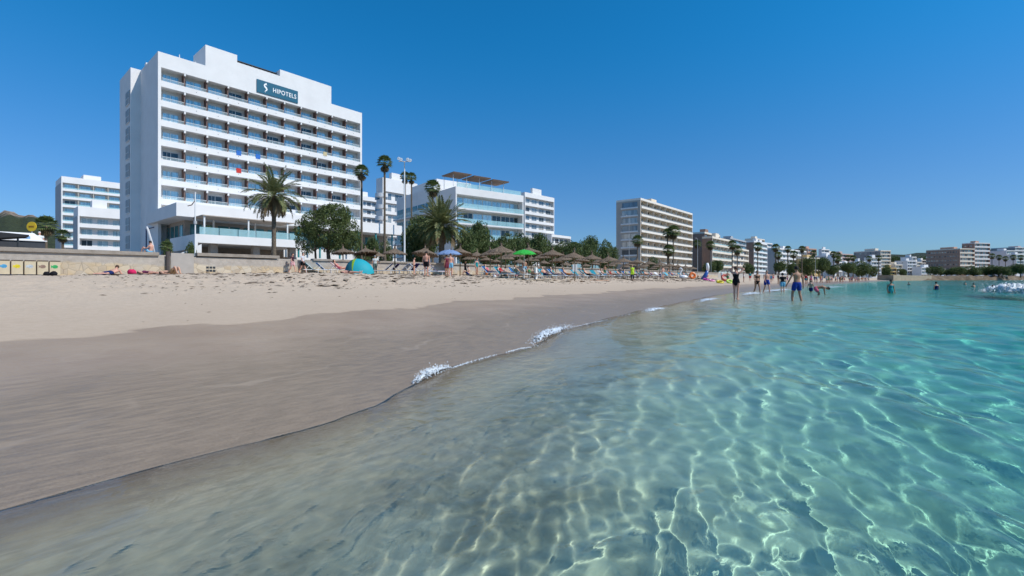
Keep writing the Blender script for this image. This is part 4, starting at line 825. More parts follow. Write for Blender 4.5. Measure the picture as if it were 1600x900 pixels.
# ---------------------------------------------------------------- people
# every pose: joints in metres for a 1.75 m figure facing +x, standing at the origin (z up, y to the left)
def base_pose(**k):
    p = dict(pel=(0,0,.96), mid=(0,0,1.16), che=(-.01,0,1.34), nek=(0,0,1.48), hed=(.03,0,1.64), hipL=(0,.09,.92), hipR=(0,-.09,.92), kneL=(.02,.10,.50), kneR=(.02,-.10,.50), ankL=(-.02,.10,.08), ankR=(-.02,-.10,.08),
             toeL=(.17,.12,.03), toeR=(.17,-.12,.03), shoL=(-.01,.185,1.42), shoR=(-.01,-.185,1.42), elbL=(-.03,.24,1.13), elbR=(-.03,-.24,1.13), wriL=(.03,.25,.88), wriR=(.03,-.25,.88), hanL=(.06,.25,.79), hanR=(.06,-.25,.79), face=(1,0,0))
    p.update(k); return p
POSES = dict(
 stand=base_pose(),
 walk=base_pose(kneL=(.17,.09,.52), ankL=(.24,.09,.09), toeL=(.42,.10,.08), kneR=(-.08,-.09,.50), ankR=(-.30,-.09,.16), toeR=(-.16,-.10,.03), elbL=(-.13,.23,1.16), wriL=(-.14,.25,.92), hanL=(-.14,.25,.83), elbR=(.06,-.24,1.15), wriR=(.20,-.24,.98), hanR=(.26,-.24,.91)),
 wade=base_pose(kneL=(.10,.14,.51), ankL=(.06,.17,.08), toeL=(.22,.21,.03), kneR=(-.02,-.13,.50), ankR=(-.14,-.15,.10), toeR=(.02,-.19,.03), elbL=(.0,.33,1.17), wriL=(.06,.42,.95), hanL=(.09,.45,.86), elbR=(-.02,-.28,1.15), wriR=(.02,-.33,.90), hanR=(.03,-.34,.80)),
 handshead=base_pose(elbL=(.14,.40,1.60), wriL=(.08,.15,1.70), hanL=(.09,.07,1.73), elbR=(.16,-.36,1.62), wriR=(.09,-.12,1.69), hanR=(.08,-.05,1.72), kneL=(.0,.08,.50), kneR=(.03,-.08,.50), ankL=(-.03,.07,.08), ankR=(.0,-.07,.08), che=(-.03,0,1.34), nek=(-.02,0,1.49), hed=(0,0,1.64)),
 bend=base_pose(pel=(-.15,0,.78), mid=(.05,0,.86), che=(.22,0,.86), nek=(.36,0,.84), hed=(.50,0,.79), hipL=(-.16,.10,.75), hipR=(-.16,-.10,.75), kneL=(.04,.17,.45), kneR=(.04,-.17,.45), ankL=(-.12,.17,.08), ankR=(-.12,-.17,.08), toeL=(.05,.2,.03), toeR=(.05,-.2,.03),
             shoL=(.29,.18,.85), shoR=(.29,-.18,.85), elbL=(.33,.20,.56), elbR=(.31,-.20,.57), wriL=(.36,.14,.33), wriR=(.33,-.14,.33), hanL=(.38,.12,.23), hanR=(.35,-.12,.23), face=(.6,0,-.8)),
 sit=base_pose(pel=(-.1,0,.12), mid=(-.16,0,.32), che=(-.17,0,.50), nek=(-.13,0,.64), hed=(-.08,0,.80), hipL=(-.08,.10,.12), hipR=(-.08,-.10,.12), kneL=(.32,.14,.46), kneR=(.30,-.14,.44), ankL=(.48,.12,.07), ankR=(.45,-.12,.07), toeL=(.65,.12,.04), toeR=(.62,-.12,.04),
            shoL=(-.16,.18,.58), shoR=(-.16,-.18,.58), elbL=(-.02,.24,.36), elbR=(-.02,-.24,.36), wriL=(.22,.20,.38), wriR=(.22,-.20,.38), hanL=(.31,.17,.42), hanR=(.31,-.17,.42)),
 prone=base_pose(pel=(0,0,.13), mid=(.20,0,.15), che=(.38,0,.22), nek=(.51,0,.33), hed=(.60,0,.45), hipL=(-.04,.10,.12), hipR=(-.04,-.10,.12), kneL=(-.46,.13,.08), kneR=(-.46,-.13,.08), ankL=(-.86,.14,.08), ankR=(-.86,-.14,.08), toeL=(-1.02,.16,.04), toeR=(-1.02,-.16,.04),
            shoL=(.46,.19,.28), shoR=(.46,-.19,.28), elbL=(.52,.28,.06), elbR=(.52,-.28,.06), wriL=(.76,.16,.05), wriR=(.76,-.16,.05), hanL=(.85,.12,.04), hanR=(.85,-.12,.04)),
 supine=base_pose(pel=(0,0,.13), mid=(.20,0,.13), che=(.38,0,.15), nek=(.54,0,.12), hed=(.70,0,.13), hipL=(-.04,.10,.12), hipR=(-.04,-.10,.12), kneL=(-.46,.11,.13), kneR=(-.46,-.11,.13), ankL=(-.88,.10,.08), ankR=(-.88,-.10,.08), toeL=(-.93,.13,.24), toeR=(-.93,-.13,.24),
            shoL=(.46,.19,.13), shoR=(.46,-.19,.13), elbL=(.22,.28,.06), elbR=(.22,-.28,.06), wriL=(-.02,.27,.05), wriR=(-.02,-.27,.05), hanL=(-.1,.26,.05), hanR=(-.1,-.26,.05), face=(0,0,1)),
 kneesup=base_pose(pel=(0,0,.13), mid=(.20,0,.13), che=(.38,0,.15), nek=(.54,0,.12), hed=(.70,0,.13), hipL=(-.04,.10,.12), hipR=(-.04,-.10,.12), kneL=(-.38,.13,.47), kneR=(-.34,-.13,.45), ankL=(-.52,.12,.08), ankR=(-.48,-.12,.08), toeL=(-.68,.12,.04), toeR=(-.64,-.12,.04),
            shoL=(.46,.19,.13), shoR=(.46,-.19,.13), elbL=(.22,.28,.06), elbR=(.22,-.28,.06), wriL=(-.02,.27,.05), wriR=(-.02,-.27,.05), hanL=(-.1,.26,.05), hanR=(-.1,-.26,.05), face=(0,0,1)),
 recline=base_pose(pel=(.16,0,.47), mid=(.30,0,.60), che=(.43,0,.73), nek=(.53,0,.85), hed=(.60,0,1.01), hipL=(.12,.10,.45), hipR=(.12,-.10,.45), kneL=(-.30,.12,.52), kneR=(-.32,-.12,.44), ankL=(-.66,.12,.40), ankR=(-.72,-.12,.40), toeL=(-.72,.14,.54), toeR=(-.78,-.14,.53),
            shoL=(.50,.19,.79), shoR=(.50,-.19,.79), elbL=(.30,.28,.60), elbR=(.30,-.28,.60), wriL=(.08,.22,.58), wriR=(.08,-.22,.58), hanL=(0,.18,.57), hanR=(0,-.18,.57), face=(-1,0,.2)),
)
POSES['recline_fwd'] = POSES['recline']
SEG = {}
def body(pose, vox=.022, fem=False, fingers=True):
    key = (pose, vox, fem)
    if key in SEG: return SEG[key]
    p = {k: Vector(v) for k, v in POSES[pose].items()}; m = MB(); side = Vector((0, 1, 0)); hw = 1.08 if fem else 1.0; sw_ = .9 if fem else 1.0
    low = p['pel']+(p['pel']-p['mid'])*.42
    m.loft([low, p['pel'], p['pel'].lerp(p['mid'], .6), p['mid'], p['mid'].lerp(p['che'], .6), p['che'], p['che'].lerp(p['nek'], .5), p['nek']], [(.10*hw, .07), (.165*hw, .105), (.145*hw, .10), (.135, .09) if not fem else (.118, .085), (.155*sw_, .105), (.175*sw_, .11), (.165*sw_, .09), (.06, .06)], side=side, n=16)
    hd = p['hed']; up = (hd-p['nek']).normalized(); fc = Vector(p['face']); fc = (fc-up*fc.dot(up)).normalized(); sd = up.cross(fc)
    m.tube(p['nek']-up*.05, hd-up*.03, .055, .052, n=10)
    m.loft([hd-up*.115+fc*.025, hd-up*.09+fc*.02, hd-up*.03+fc*.005, hd+up*.03, hd+up*.08-fc*.005, hd+up*.115-fc*.005], [(.03, .03), (.055, .07), (.072, .09), (.076, .096), (.062, .078), (.02, .025)], side=sd, n=14)
    m.loft([hd+fc*.085+up*.01, hd+fc*.115-up*.03, hd+fc*.085-up*.045], [.008, .016, .01], side=sd, n=6)
    for s in (-1, 1): m.ball(tuple(hd+sd*.078*s-fc*.005-up*.012), (.014, .014, .025), 6, 4)
    segs = [('torso', low, p['nek'], .14), ('head', hd-up*.1, hd+up*.1, .09)]
    for S in 'LR':
        hp, kn, an, to, sh, el, wr, ha = (p[n+S] for n in ('hip', 'kne', 'ank', 'toe', 'sho', 'elb', 'wri', 'han'))
        m.loft([hp+(hp-kn).normalized()*.04, hp.lerp(kn, .2), hp.lerp(kn, .6), kn], [.085*hw, .088*hw, .068, .052], n=12)
        m.loft([kn+(hp-kn).normalized()*.02, kn.lerp(an, .3), kn.lerp(an, .7), an], [.05, .056, .042, .036], n=12)
        m.loft([an+(an-to)*.32, an.lerp(to, .3)-Vector((0, 0, .0)), to], [(.032, .035), (.042, .038), (.038, .018)], side=side, n=10)
        m.loft([sh.lerp(p['che'], .25), sh, sh.lerp(el, .4), el], [.055, .062*sw_, .046, .038], n=10)
        m.loft([el+(sh-el).normalized()*.015, el.lerp(wr, .3), wr], [.038, .040, .026], n=10)
        d = (ha-wr).normalized(); sd2 = d.cross(Vector((0, 1, 0) if abs(d.y) < .8 else (0, 0, 1))).normalized()
        m.loft([wr-d*.02, wr+d*.04, ha+d*.005], [(.022, .028), (.038, .018), (.038, .014)], side=sd2, n=8)
        segs += [('thigh', hp, kn, .085), ('shin', kn, an, .045), ('foot', an, to, .04), ('uarm', sh, el, .05), ('farm', el, wr, .035), ('hand', wr, ha+d*.08, .03)]
    me = m.mesh('tmp'); o = link(bpy.data.objects.new('tmp', me)); r_ = o.modifiers.new('r', 'REMESH'); r_.mode = 'VOXEL'; r_.voxel_size = vox; r_.use_smooth_shade = True
    s_m = o.modifiers.new('s', 'SMOOTH'); s_m.factor = .5; s_m.iterations = 2
    ev = o.evaluated_get(bpy.context.evaluated_depsgraph_get()); out = bpy.data.meshes.new_from_object(ev); bpy.data.objects.remove(o)
    V = np.empty(len(out.vertices)*3, np.float32); out.vertices.foreach_get('co', V); V = V.reshape(-1, 3)
    Nn = np.empty(len(out.vertices)*3, np.float32); out.vertices.foreach_get('normal', Nn); Nn = Nn.reshape(-1, 3)
    fl = [tuple(pg_.vertices) for pg_ in out.polygons]
    best = np.full(len(V), 9.); lab = np.zeros(len(V), int); tt = np.zeros(len(V)); names = []
    for i, (nm, a, b, r) in enumerate(segs):
        names.append(nm); a = np.array(a); b = np.array(b); ab = b-a; t = np.clip(((V-a)@ab)/(ab@ab), 0, 1); dd = np.linalg.norm(V-(a+t[:, None]*ab), axis=1)-r
        k = dd < best; best[k] = dd[k]; lab[k] = i; tt[k] = t[k]
    lab = np.array(names)[lab]
    if fingers and vox < .03:               # five separate, unequal, bent fingers on each hand, rooted in the palm
        fm = MB(); fm.v = [tuple(x) for x in V.tolist()]; fm.f = list(fl)
        for S in 'LR':
            wr, ha = p['wri'+S], p['han'+S]; d = (ha-wr).normalized(); sd2 = d.cross(Vector((0, 1, 0) if abs(d.y) < .8 else (0, 0, 1))).normalized(); cu_ = sd2.cross(d)*(1 if S == 'L' else -1)
            for j, l in zip((-1.5, -.5, .5, 1.5), (.062, .074, .070, .054)):
                b = ha+sd2*.017*j-d*.01; fm.loft([b, b+d*l*.5+sd2*.002*j, b+d*l*.8-cu_*l*.22, b+d*l-cu_*l*.5], [.0085, .008, .007, .005], n=6)
            b = wr+d*.035+sd2*.03; fm.loft([b, b+sd2*.03+d*.02, b+sd2*.038+d*.055], [.011, .010, .006], n=6)
        body_me = fm.mesh('body', None, True)
    else: body_me = out
    body_me.name = 'body'; body_me.materials.clear(); body_me.materials.append(mat('skin', (.50, .28, .19), .55, .35, .06, 8))
    SEG[key] = dict(me=body_me, V=V, N=Nn, F=fl, lab=lab, t=tt, frame=(np.array(hd), np.array(up), np.array(fc), np.array(sd)), cl={})
    return SEG[key]
def cloth(B, kind):
    if kind in B['cl']: return B['cl'][kind]
    lab, t, V = B['lab'], B['t'], B['V']; hd, up, fc, sd = B['frame']; off = .010
    T = lambda n: lab == n
    if kind == 'shorts': k = (T('torso') & (t < .27)) | (T('thigh') & (t < .62)); off = .022
    elif kind == 'briefs': k = (T('torso') & (t < .22)) | (T('thigh') & (t < .10))
    elif kind == 'top': k = T('torso') & (t > .58) & (t < .76); off = .013
    elif kind == 'swimsuit': k = (T('torso') & (t < .80)) | (T('thigh') & (t < .05))
    elif kind == 'tshirt': k = (T('torso') & (t > .12) & (t < .97)) | (T('uarm') & (t < .55)); off = .02
    elif kind == 'dress': k = (T('torso') & (t < .95)) | (T('thigh') & (t < .55)) | (T('uarm') & (t < .2)); off = .03
    elif kind == 'trousers': k = (T('torso') & (t < .22)) | T('thigh') | (T('shin') & (t < .9)); off = .02
    elif kind in ('hair', 'long_hair', 'cap'):
        r = V-hd; x = r@fc; z = r@up
        k = T('head') & ((x < .028) | (z > .065)) & (z > (-.10 if kind == 'long_hair' else -.05 if kind == 'hair' else .03)); off = .014 if kind != 'long_hair' else .022
    F_ = [f for f in B['F'] if all(k[list(f)])]
    if not F_: B['cl'][kind] = None; return None
    used = sorted({i for f in F_ for i in f}); ix = {a: i for i, a in enumerate(used)}; n = len(used); P = V[used]+B['N'][used]*off; Q = V[used]-B['N'][used]*.004
    if kind == 'dress' or kind == 'shorts':
        pass
    fs = [tuple(ix[i] for i in f) for f in F_]; ed = {}
    for f in fs:
        for a, b in zip(f, f[1:]+f[:1]): ed[(a, b)] = 1
    rim = [(a, b) for a, b in ed if (b, a) not in ed]
    m = MB(); m.v = [tuple(x) for x in P.tolist()+Q.tolist()]; m.f = fs+[(b, a, a+n, b+n) for a, b in rim]
    me = m.mesh('cloth', mat('cloth', (.5, .5, .5), .85), True); B['cl'][kind] = me; return me
CN = dict(shorts='swim_shorts', briefs='swim_briefs', top='bikini_top', swimsuit='swimsuit', tshirt='shirt', dress='beach_dress', trousers='trousers', hair='hair', long_hair='hair', cap='cap')
SK = [mat('skin_pale', (.70, .44, .33), .55, .35, .06, 8), mat('skin_tan', (.58, .33, .22), .55, .35, .06, 8), mat('skin_brown', (.42, .22, .135), .55, .35, .06, 8), mat('skin_red', (.66, .35, .25), .55, .35, .06, 8)]
HAIRC = dict(dark=(.025, .018, .013), brown=(.09, .05, .03), grey=(.35, .33, .31), blond=(.42, .28, .13))
def person(pose, u, v, rz, label, clothes, skin=1, hair='dark', hk='hair', h=1.75, z=None, vox=.022, fem=False, group=None, tilt=0, eyes=False):
    B = body(pose, vox, fem); z = float(ground(np.array(u), np.array(v))) if z is None else z
    o = inst(B['me'], 'person', None, (u, v, z), (0, tilt, rz), h/1.75, mat=SK[skin]); tag(o, label, 'person', group)
    for kind, c in clothes:
        me = cloth(B, kind)
        if me: inst(me, CN[kind], o, mat=mat('cloth_%02d%02d%02d' % tuple(int(x*99) for x in c), c, .85, .15, .12, 12))
    if hair:
        me = cloth(B, hk)
        if me: inst(me, 'hair', o, mat=mat('hair_'+hair, HAIRC[hair], .7, .3, .2, 30))
    if eyes:
        hd, up, fc, sd = [Vector(x) for x in B['frame']]
        for s in (-1, 1): MB().ball(tuple(hd+fc*.088+sd*.03*s+up*.012), .010, 6, 4).build('eye', mat('eye', (.03, .02, .02), .3), o, True)
    return o
def pc(px, Y): return cam2w(px, Y)
AWAY = TH; TOW = TH+math.pi; RGT = TH-math.pi/2; LFT = TH+math.pi/2       # headings seen from the photograph's side of the beach
NAVY = (.015, .03, .12); BLK = (.012, .012, .015); BLUE = (.015, .05, .30); LBL = (.20, .48, .68); WHT = (.75, .75, .74); PNK = (.75, .15, .22); RED = (.55, .03, .04); TEA = (.03, .3, .32); YEL = (.65, .55, .05); GRN = (.05, .22, .1); PUR = (.2, .05, .25); ORG = (.7, .22, .05)
wz0 = lambda u, v: float(ground(np.array(u), np.array(v)))
def P_(pose, px, yfoot, hpx, rz, label, clothes, H_=1.75, ground_z=None, **k):       # place by the column of the figure and its height in the photo
    Y = F*H_*k.pop('hf', 1.0)/hpx; u, v = pc(px, Y)
    z = k.pop('z', None)
    if z is None: z = wz0(u, v)
    return person(pose, u, v, rz, label, clothes, h=H_, z=z, **k)
o = P_('wade', 1245, 472, 61, AWAY+.12, 'man in blue swim shorts wading away from the camera through the shallows', [('shorts', BLUE)], 1.78, skin=2, hair='dark', vox=.016)
o = P_('handshead', 1150, 464, 53, RGT+.75, 'woman in a black swimsuit with both hands raised to her head at the water edge', [('swimsuit', BLK)], 1.68, skin=3, hair='brown', hk='long_hair', vox=.016, fem=True)
o = P_('walk', 1183, 448, 38, TOW, 'woman in a dark bikini walking towards the camera along the wet sand', [('briefs', BLK), ('top', BLK)], 1.68, skin=2, hair='brown', vox=.018, fem=True, eyes=True)
P_('walk', 1198, 449, 37, TOW, 'bare chested man in royal blue shorts walking beside the woman in the dark bikini', [('shorts', BLUE)], 1.78, skin=3, hair='grey', vox=.018, eyes=True)
P_('stand', 1223, 448, 34, AWAY, 'woman in a black shirt and pale blue shorts standing on the wet sand', [('tshirt', BLK), ('shorts', LBL)], 1.68, skin=0, hair='dark', hk='long_hair', fem=True)
P_('bend', 1279, 455, 24, RGT-.5, 'person in pink shorts bending down to the water', [('shorts', PNK)], 1.7, skin=2, hair='dark', hf=.56)
P_('walk', 1267, 454, 27, RGT+.6, 'child in dark shorts walking behind the person in pink shorts', [('shorts', NAVY)], 1.3, skin=1, hair='dark')
P_('stand', 1392, 447, 24, TOW, 'bather in a teal swimsuit standing waist deep to the right of the wading man', [('swimsuit', TEA)], 1.7, skin=2, hair='dark', fem=True, z=-.75, hf=.62)
P_('stand', 1463, 446, 14, AWAY, 'bather in a navy top standing alone waist deep in front of the far brown complex', [('swimsuit', NAVY)], 1.7, skin=1, hair='dark', fem=True, z=-.95, hf=.5)
for i, (px, hp, lb) in enumerate(((1521, 7, 'dark haired bather shoulder deep, leftmost of the group in front of the rocks'), (1551, 10, 'bather beside the breaking wave, left one'), (1572, 11, 'bather behind the breaking wave, taller of the pair'), (1579, 10, 'bather behind the breaking wave, shorter of the pair'), (1594, 10, 'bather at the right edge of the photo behind the wave'), (1420, 5, 'small bather far out, left of the bather in navy'), (1508, 5, 'tiny bather near the rocks'))):
    Y = 733*.55/hp; u, v = pc(px, Y); person('stand', u, v, TOW+i, lb, [('shorts', (NAVY, RED, BLK, TEA)[i % 4])], skin=(1, 2, 3)[i % 3], z=-1.2, vox=.035, h=1.72)
P_('sit', 1332, 445, 9, LFT, 'child sitting in the shallows left of the bather in teal', [('briefs', NAVY)], 1.3, skin=1, hf=.5, vox=.03)
# strollers by the wall and the people around the tent
P_('walk', 457, 425, 31, LFT+2.9, 'woman in a dark top and pink skirt walking along the foot of the wall', [('tshirt', (.07, .03, .04)), ('shorts', (.7, .4, .42))], 1.66, skin=3, hair='dark', hk='long_hair', fem=True)
P_('walk', 473, 425, 32, LFT+3.0, 'man in a white shirt and black shorts walking behind the woman along the wall', [('tshirt', (.62, .62, .66)), ('shorts', BLK)], 1.76, skin=3, hair='dark')
P_('stand', 586, 424, 29, AWAY+.6, 'person in a pale vest and grey green trousers standing right of the beach tent', [('tshirt', (.6, .64, .62)), ('trousers', (.13, .19, .17))], 1.72, skin=1, hair='grey')
P_('stand', 647, 427, 27, RGT, 'slim child in dark briefs standing left of the man in black shorts', [('briefs', BLK)], 1.4, skin=3, hair='dark')
P_('stand', 666, 428, 39, AWAY-.2, 'bare backed man in black shorts standing in front of the wide palm', [('shorts', BLK)], 1.8, skin=3, hair='dark', vox=.018)
P_('stand', 704, 428, 36, AWAY+.2, 'man in light blue shorts with his head under the light blue sun umbrella', [('shorts', LBL)], 1.78, skin=3, hair='brown', vox=.018)
P_('stand', 698, 427, 34, AWAY+.9, 'person in a dark red wrap beside the man in light blue shorts', [('dress', (.16, .03, .05))], 1.65, skin=2, hair='dark', fem=True)
P_('walk', 727, 423, 22, RGT, 'person in dark clothes stooping under the parasol right of the blue umbrella', [('tshirt', BLK), ('trousers', BLK)], 1.6, skin=2)
P_('sit', 633, 421, 12, LFT, 'sunbather sitting up beside the pole left of the child', [('briefs', PNK)], 1.7, hf=.5, skin=3, fem=True)
P_('stand', 988, 431, 24, AWAY, 'person in a bright yellow long shirt standing before the parasols', [('dress', (.55, .85, .05)), ('trousers', BLK)], 1.75, skin=3, hair='blond')
P_('stand', 1036, 429, 20, AWAY+.5, 'man in pale grey shorts standing at the right end of the parasols', [('shorts', (.42, .5, .52))], 1.8, skin=3, hair='brown')
P_('stand', 945, 426, 18, TOW, 'tanned man with a green shirt standing among the front parasols', [('trousers', GRN)], 1.75, skin=2)
P_('sit', 804, 434, 10, RGT, 'sunbather sitting on the sand in front of the green umbrella', [('shorts', BLK)], 1.75, hf=.5, skin=2)
P_('supine', 818, 435, 3.5, LFT, 'person lying on a white towel on the sand in front of the parasols', [('briefs', NAVY)], 1.7, hf=.16, skin=2, fem=True)
# left: prone man, sunbathers, behind the wall
P_('prone', 171, 431, 17, AWAY+.15, 'man in navy shorts lying on his front, propped on his elbows, facing the wall', [('shorts', NAVY)], 1.8, hf=.33, skin=3, hair='brown', vox=.018)
P_('supine', 234, 432, 7, RGT+math.pi, 'woman in a dark red swimsuit lying on her back beside the pink bag', [('swimsuit', (.16, .03, .08))], 1.7, hf=.17, skin=3, hair='dark', hk='long_hair', vox=.018, fem=True)
P_('kneesup', 268, 432, 14, RGT+math.pi-.2, 'tanned sunbather on the sand with both knees drawn up', [('shorts', (.35, .22, .12))], 1.75, hf=.29, skin=1, vox=.018)
P_('supine', 547, 433, 6.5, RGT+math.pi*.9, 'sunbather whose bare legs stick out of the beach tent', [('briefs', BLK)], 1.7, hf=.17, skin=3)
u, v = pc(62, 36); person('stand', u, v, LFT-.3, 'man in a white shirt and white cap standing behind the wall at the kiosk', [('tshirt', WHT), ('shorts', WHT)], skin=3, hair=None, z=2.88); 
B_ = body('stand'); cp = cloth(B_, 'cap'); inst(cp, 'cap', bpy.data.objects[[o.name for o in bpy.data.objects if o.get('label', '').startswith('man in a white shirt and white cap')][0]], mat=mat('cap_white', WHT, .8))
u, v = pc(233, 33.5); person('sit', u, v, LFT, 'man in blue shorts on the promenade leaning against a white board', [('shorts', LBL)], skin=3, z=2.82, h=1.75)
t = tag(MB().loft([(0, 0, 0), (-.25, 0, .9), (-.55, 0, 1.9), (-.62, 0, 2.15)], [(.05, .02), (.09, .02), (.09, .02), (.03, .02)], side=(1, 0, .2)).build('paddle_board', WHITE, None, True, loc=(pc(243, 33.6)[0], pc(243, 33.6)[1], 2.62)), 'slim white board leaning beside the man in blue shorts on the promenade', 'board'); t.rotation_euler = (0, 0, TH-R(90))
# far crowd along the water
rc = random.Random(12); cols = [('navy', NAVY), ('red', RED), ('black', BLK), ('teal', TEA), ('white', WHT), ('pink', PNK), ('orange', ORG), ('green', GRN), ('light blue', LBL), ('purple', PUR)]
xs_ = [1128, 1137, 1162, 1208, 1216, 1262, 1291, 1296, 1303, 1309, 1314, 1319, 1324, 1328, 1333, 1337, 1340, 1344, 1347, 1351, 1355, 1358, 1362, 1366, 1370, 1374, 1378, 1383, 1387, 1395, 1402, 1406, 1300, 1306, 1322, 1331, 1342, 1353, 1364, 1376]
ORD += ['%dth' % i for i in range(41, 100)]
xs_ = sorted(xs_+[1255, 1259, 1266, 1273, 1282, 1286, 1293, 1298, 1301, 1308, 1312, 1316, 1321, 1326, 1329, 1334, 1338, 1341, 1345, 1349, 1352, 1357, 1360, 1367, 1372, 1379, 1381, 1389, 1230, 1205, 1172, 1385])
xs_ = [x_+.01*i for i, x_ in enumerate(xs_)]
for i, px in enumerate(xs_):
    Y = np.interp(px, [1120, 1210, 1290, 1340, 1410], [70, 80, 95, 130, 200])*rc.uniform(.9, 1.2); u, v = pc(px, Y); s0 = v-float(shore(u))
    v += max(0, 1.5-s0) if s0 < 1.5 else 0
    c = cols[(i*7) % 10]; c2 = cols[(i*3+4) % 10]; fem = i % 2 == 0; top = i % 3 == 0
    person(('stand', 'walk')[i % 2], u, v, rc.uniform(0, 6.28), '%s from the left in the crowd on the far waterline, %s %s%s' % (ORD[sorted(xs_).index(px)], c[0], 'swimwear', ', %s top' % c2[0] if top else ''),
           [('swimsuit' if fem else 'shorts', c[1])]+([('tshirt', c2[1])] if top else []), skin=i % 4, hair=('dark', 'brown', 'grey', 'blond')[i % 4], vox=.035, h=rc.uniform(1.55, 1.8), group='crowd along the far waterline', fem=fem)

# ---------------------------------------------------------------- loungers with sunbathers
lg = [(492, 41, 'turquoise', .6, 'turquoise lounger by the wall, left one of two'), (510, 41, 'blue', .6, 'blue lounger by the wall, right one of two'), (533, 38.5, 'pink', .4, 'pink towelled lounger just left of the beach tent'), (598, 41, 'purple', 2.9, 'dark purple lounger right of the tent, front one'), (609, 42.5, 'purple', 2.7, 'dark purple lounger right of the tent, rear one'),
      (627, 41, 'grey', 2.6, 'grey lounger under the parasol beside the child'), (640, 40, 'purple', 2.5, 'dark lounger left of the child'), (655, 40, 'blue', .3, 'blue lounger behind the man in black shorts, left one'), (675, 40, 'blue', .3, 'blue lounger behind the man in black shorts, right one'), (687, 38, 'pink', .2, 'lounger with a pink towel left of the man in light blue shorts')]
for px, Y, c, a, l in lg: u, v = pc(px, Y); lounger(u, v, TH+R(90)+a*1.1, c, l, 'sun loungers near the wall', zb=None)
u, v = pc(534, 38.3); person('recline', u, v, TH+R(90)+.44, 'sunburnt person in pink reclining on the lounger left of the tent', [('swimsuit', PNK)], skin=3, fem=True)
cs = ['teal', 'blue', 'grey', 'teal', 'blue', 'white', 'teal', 'turquoise']
k = 0
for r_i, (row, dv, nm) in enumerate(((rowA, -1.2, 'nearest the water'), (rowB, -1.0, 'of the second row'))):
    for i, (px, Y) in enumerate(row):
        u0, v0 = cam2w(px, Y)
        for s in (-1, 1):
            if r_i == 1 and s == 1: continue
            u, v = u0+s*1.05, v0+dv; c = cs[(k*5) % 8]; a = R(90)+rc.uniform(-.35, .35)
            lounger(u, v, a, c, '%s lounger on the %s side of the %s parasol %s' % (c, 'left' if s < 0 else 'right', ORD[i], nm if r_i else 'nearest the water'))
            if rc.random() < .62:
                cn = cols[(k*3+1) % 10]; fm_ = k % 2 == 0
                person('recline', u, v, a, 'sunbather in %s on the lounger %s of the %s parasol %s' % (cn[0], 'left' if s < 0 else 'right', ORD[i], nm), [('swimsuit' if fm_ else 'shorts', cn[1])], skin=k % 4, hair=('dark', 'brown', 'grey', 'blond')[k % 4], vox=.03, z=wz0(u, v), group='sunbathers on the loungers', fem=fm_)
            k += 1
for i in range(26):                           # people sitting or standing between the parasols
    px = 730+i*15; Y = float(np.interp(px, [730, 900, 1130], [42, 55, 105]))*rc.uniform(.95, 1.25); u, v = pc(px, Y); cn = cols[(i*3) % 10]
    person(('sit', 'stand', 'sit', 'supine', 'sit')[i % 5], u, v, rc.uniform(0, 6), '%s from the left among the people between the parasols, in %s' % (ORD[i], cn[0]), [(('shorts', 'swimsuit', 'tshirt')[i % 3], cn[1])], skin=(i*3) % 4, hair=('dark', 'brown', 'grey', 'blond')[i % 4], vox=.03, group='people between the parasols', fem=i % 3 == 1)

# ---------------------------------------------------------------- tent, umbrellas, inflatables, bags
u, v = pc(562, 35.5); z = wz0(u, v)-.03; T = thing('beach_tent', 'turquoise pop up beach tent with a lime stripe standing on the sand', 'tent', (u, v, z), TH-R(90))
def dome(a0, a1, rx=1.12, ry=.95, rz=1.2, n=14, sh=.0):
    m = MB(); A = [a0+(a1-a0)*i/6 for i in range(7)]; vs = []
    for a in A:
        for k in range(n+1):
            f = math.pi*k/n; x = -math.cos(f)*rx*(1 if math.cos(f) < 0 else .98); r = math.sin(f)**.8
            vs.append((x+sh*math.sin(f), math.cos(a)*r*ry, max(0.0, math.sin(a)*r*rz)))
    return m.add(vs, [(i*(n+1)+k, i*(n+1)+k+1, (i+1)*(n+1)+k+1, (i+1)*(n+1)+k) for i in range(6) for k in range(n)])
def fan(f0, f1, n=8):                        # a gore of the shell between two hoop angles, seen from the side
    m = MB(); vs = []
    for i in range(n+1):
        f = f0+(f1-f0)*i/n
        for k in range(13):
            a = math.pi*k/12; r = 1.0
            cx = -.22; x = cx+math.cos(f)*1.0*math.sin(a)*(1.3 if math.cos(f) > 0 else .88); y = -math.cos(a)*.95; zz = math.sin(f)*math.sin(a)*1.18
            vs.append((x, y, max(0, zz)))
    return m.add(vs, [(i*13+k, i*13+k+1, (i+1)*13+k+1, (i+1)*13+k) for i in range(n) for k in range(12)])
fan(0, R(88)).build('canopy', mat('tent_turquoise', (.03, .47, .56), .6, .3, .03, trans=(.05, .5, .6)), T, True); fan(R(88.2), R(103), 3).build('stripe', mat('tent_lime', (.25, .42, .03), .6), T, True); fan(R(103.2), R(180), 8).build('side_panel', mat('tent_dark_teal', (.02, .15, .19), .6), T, True)
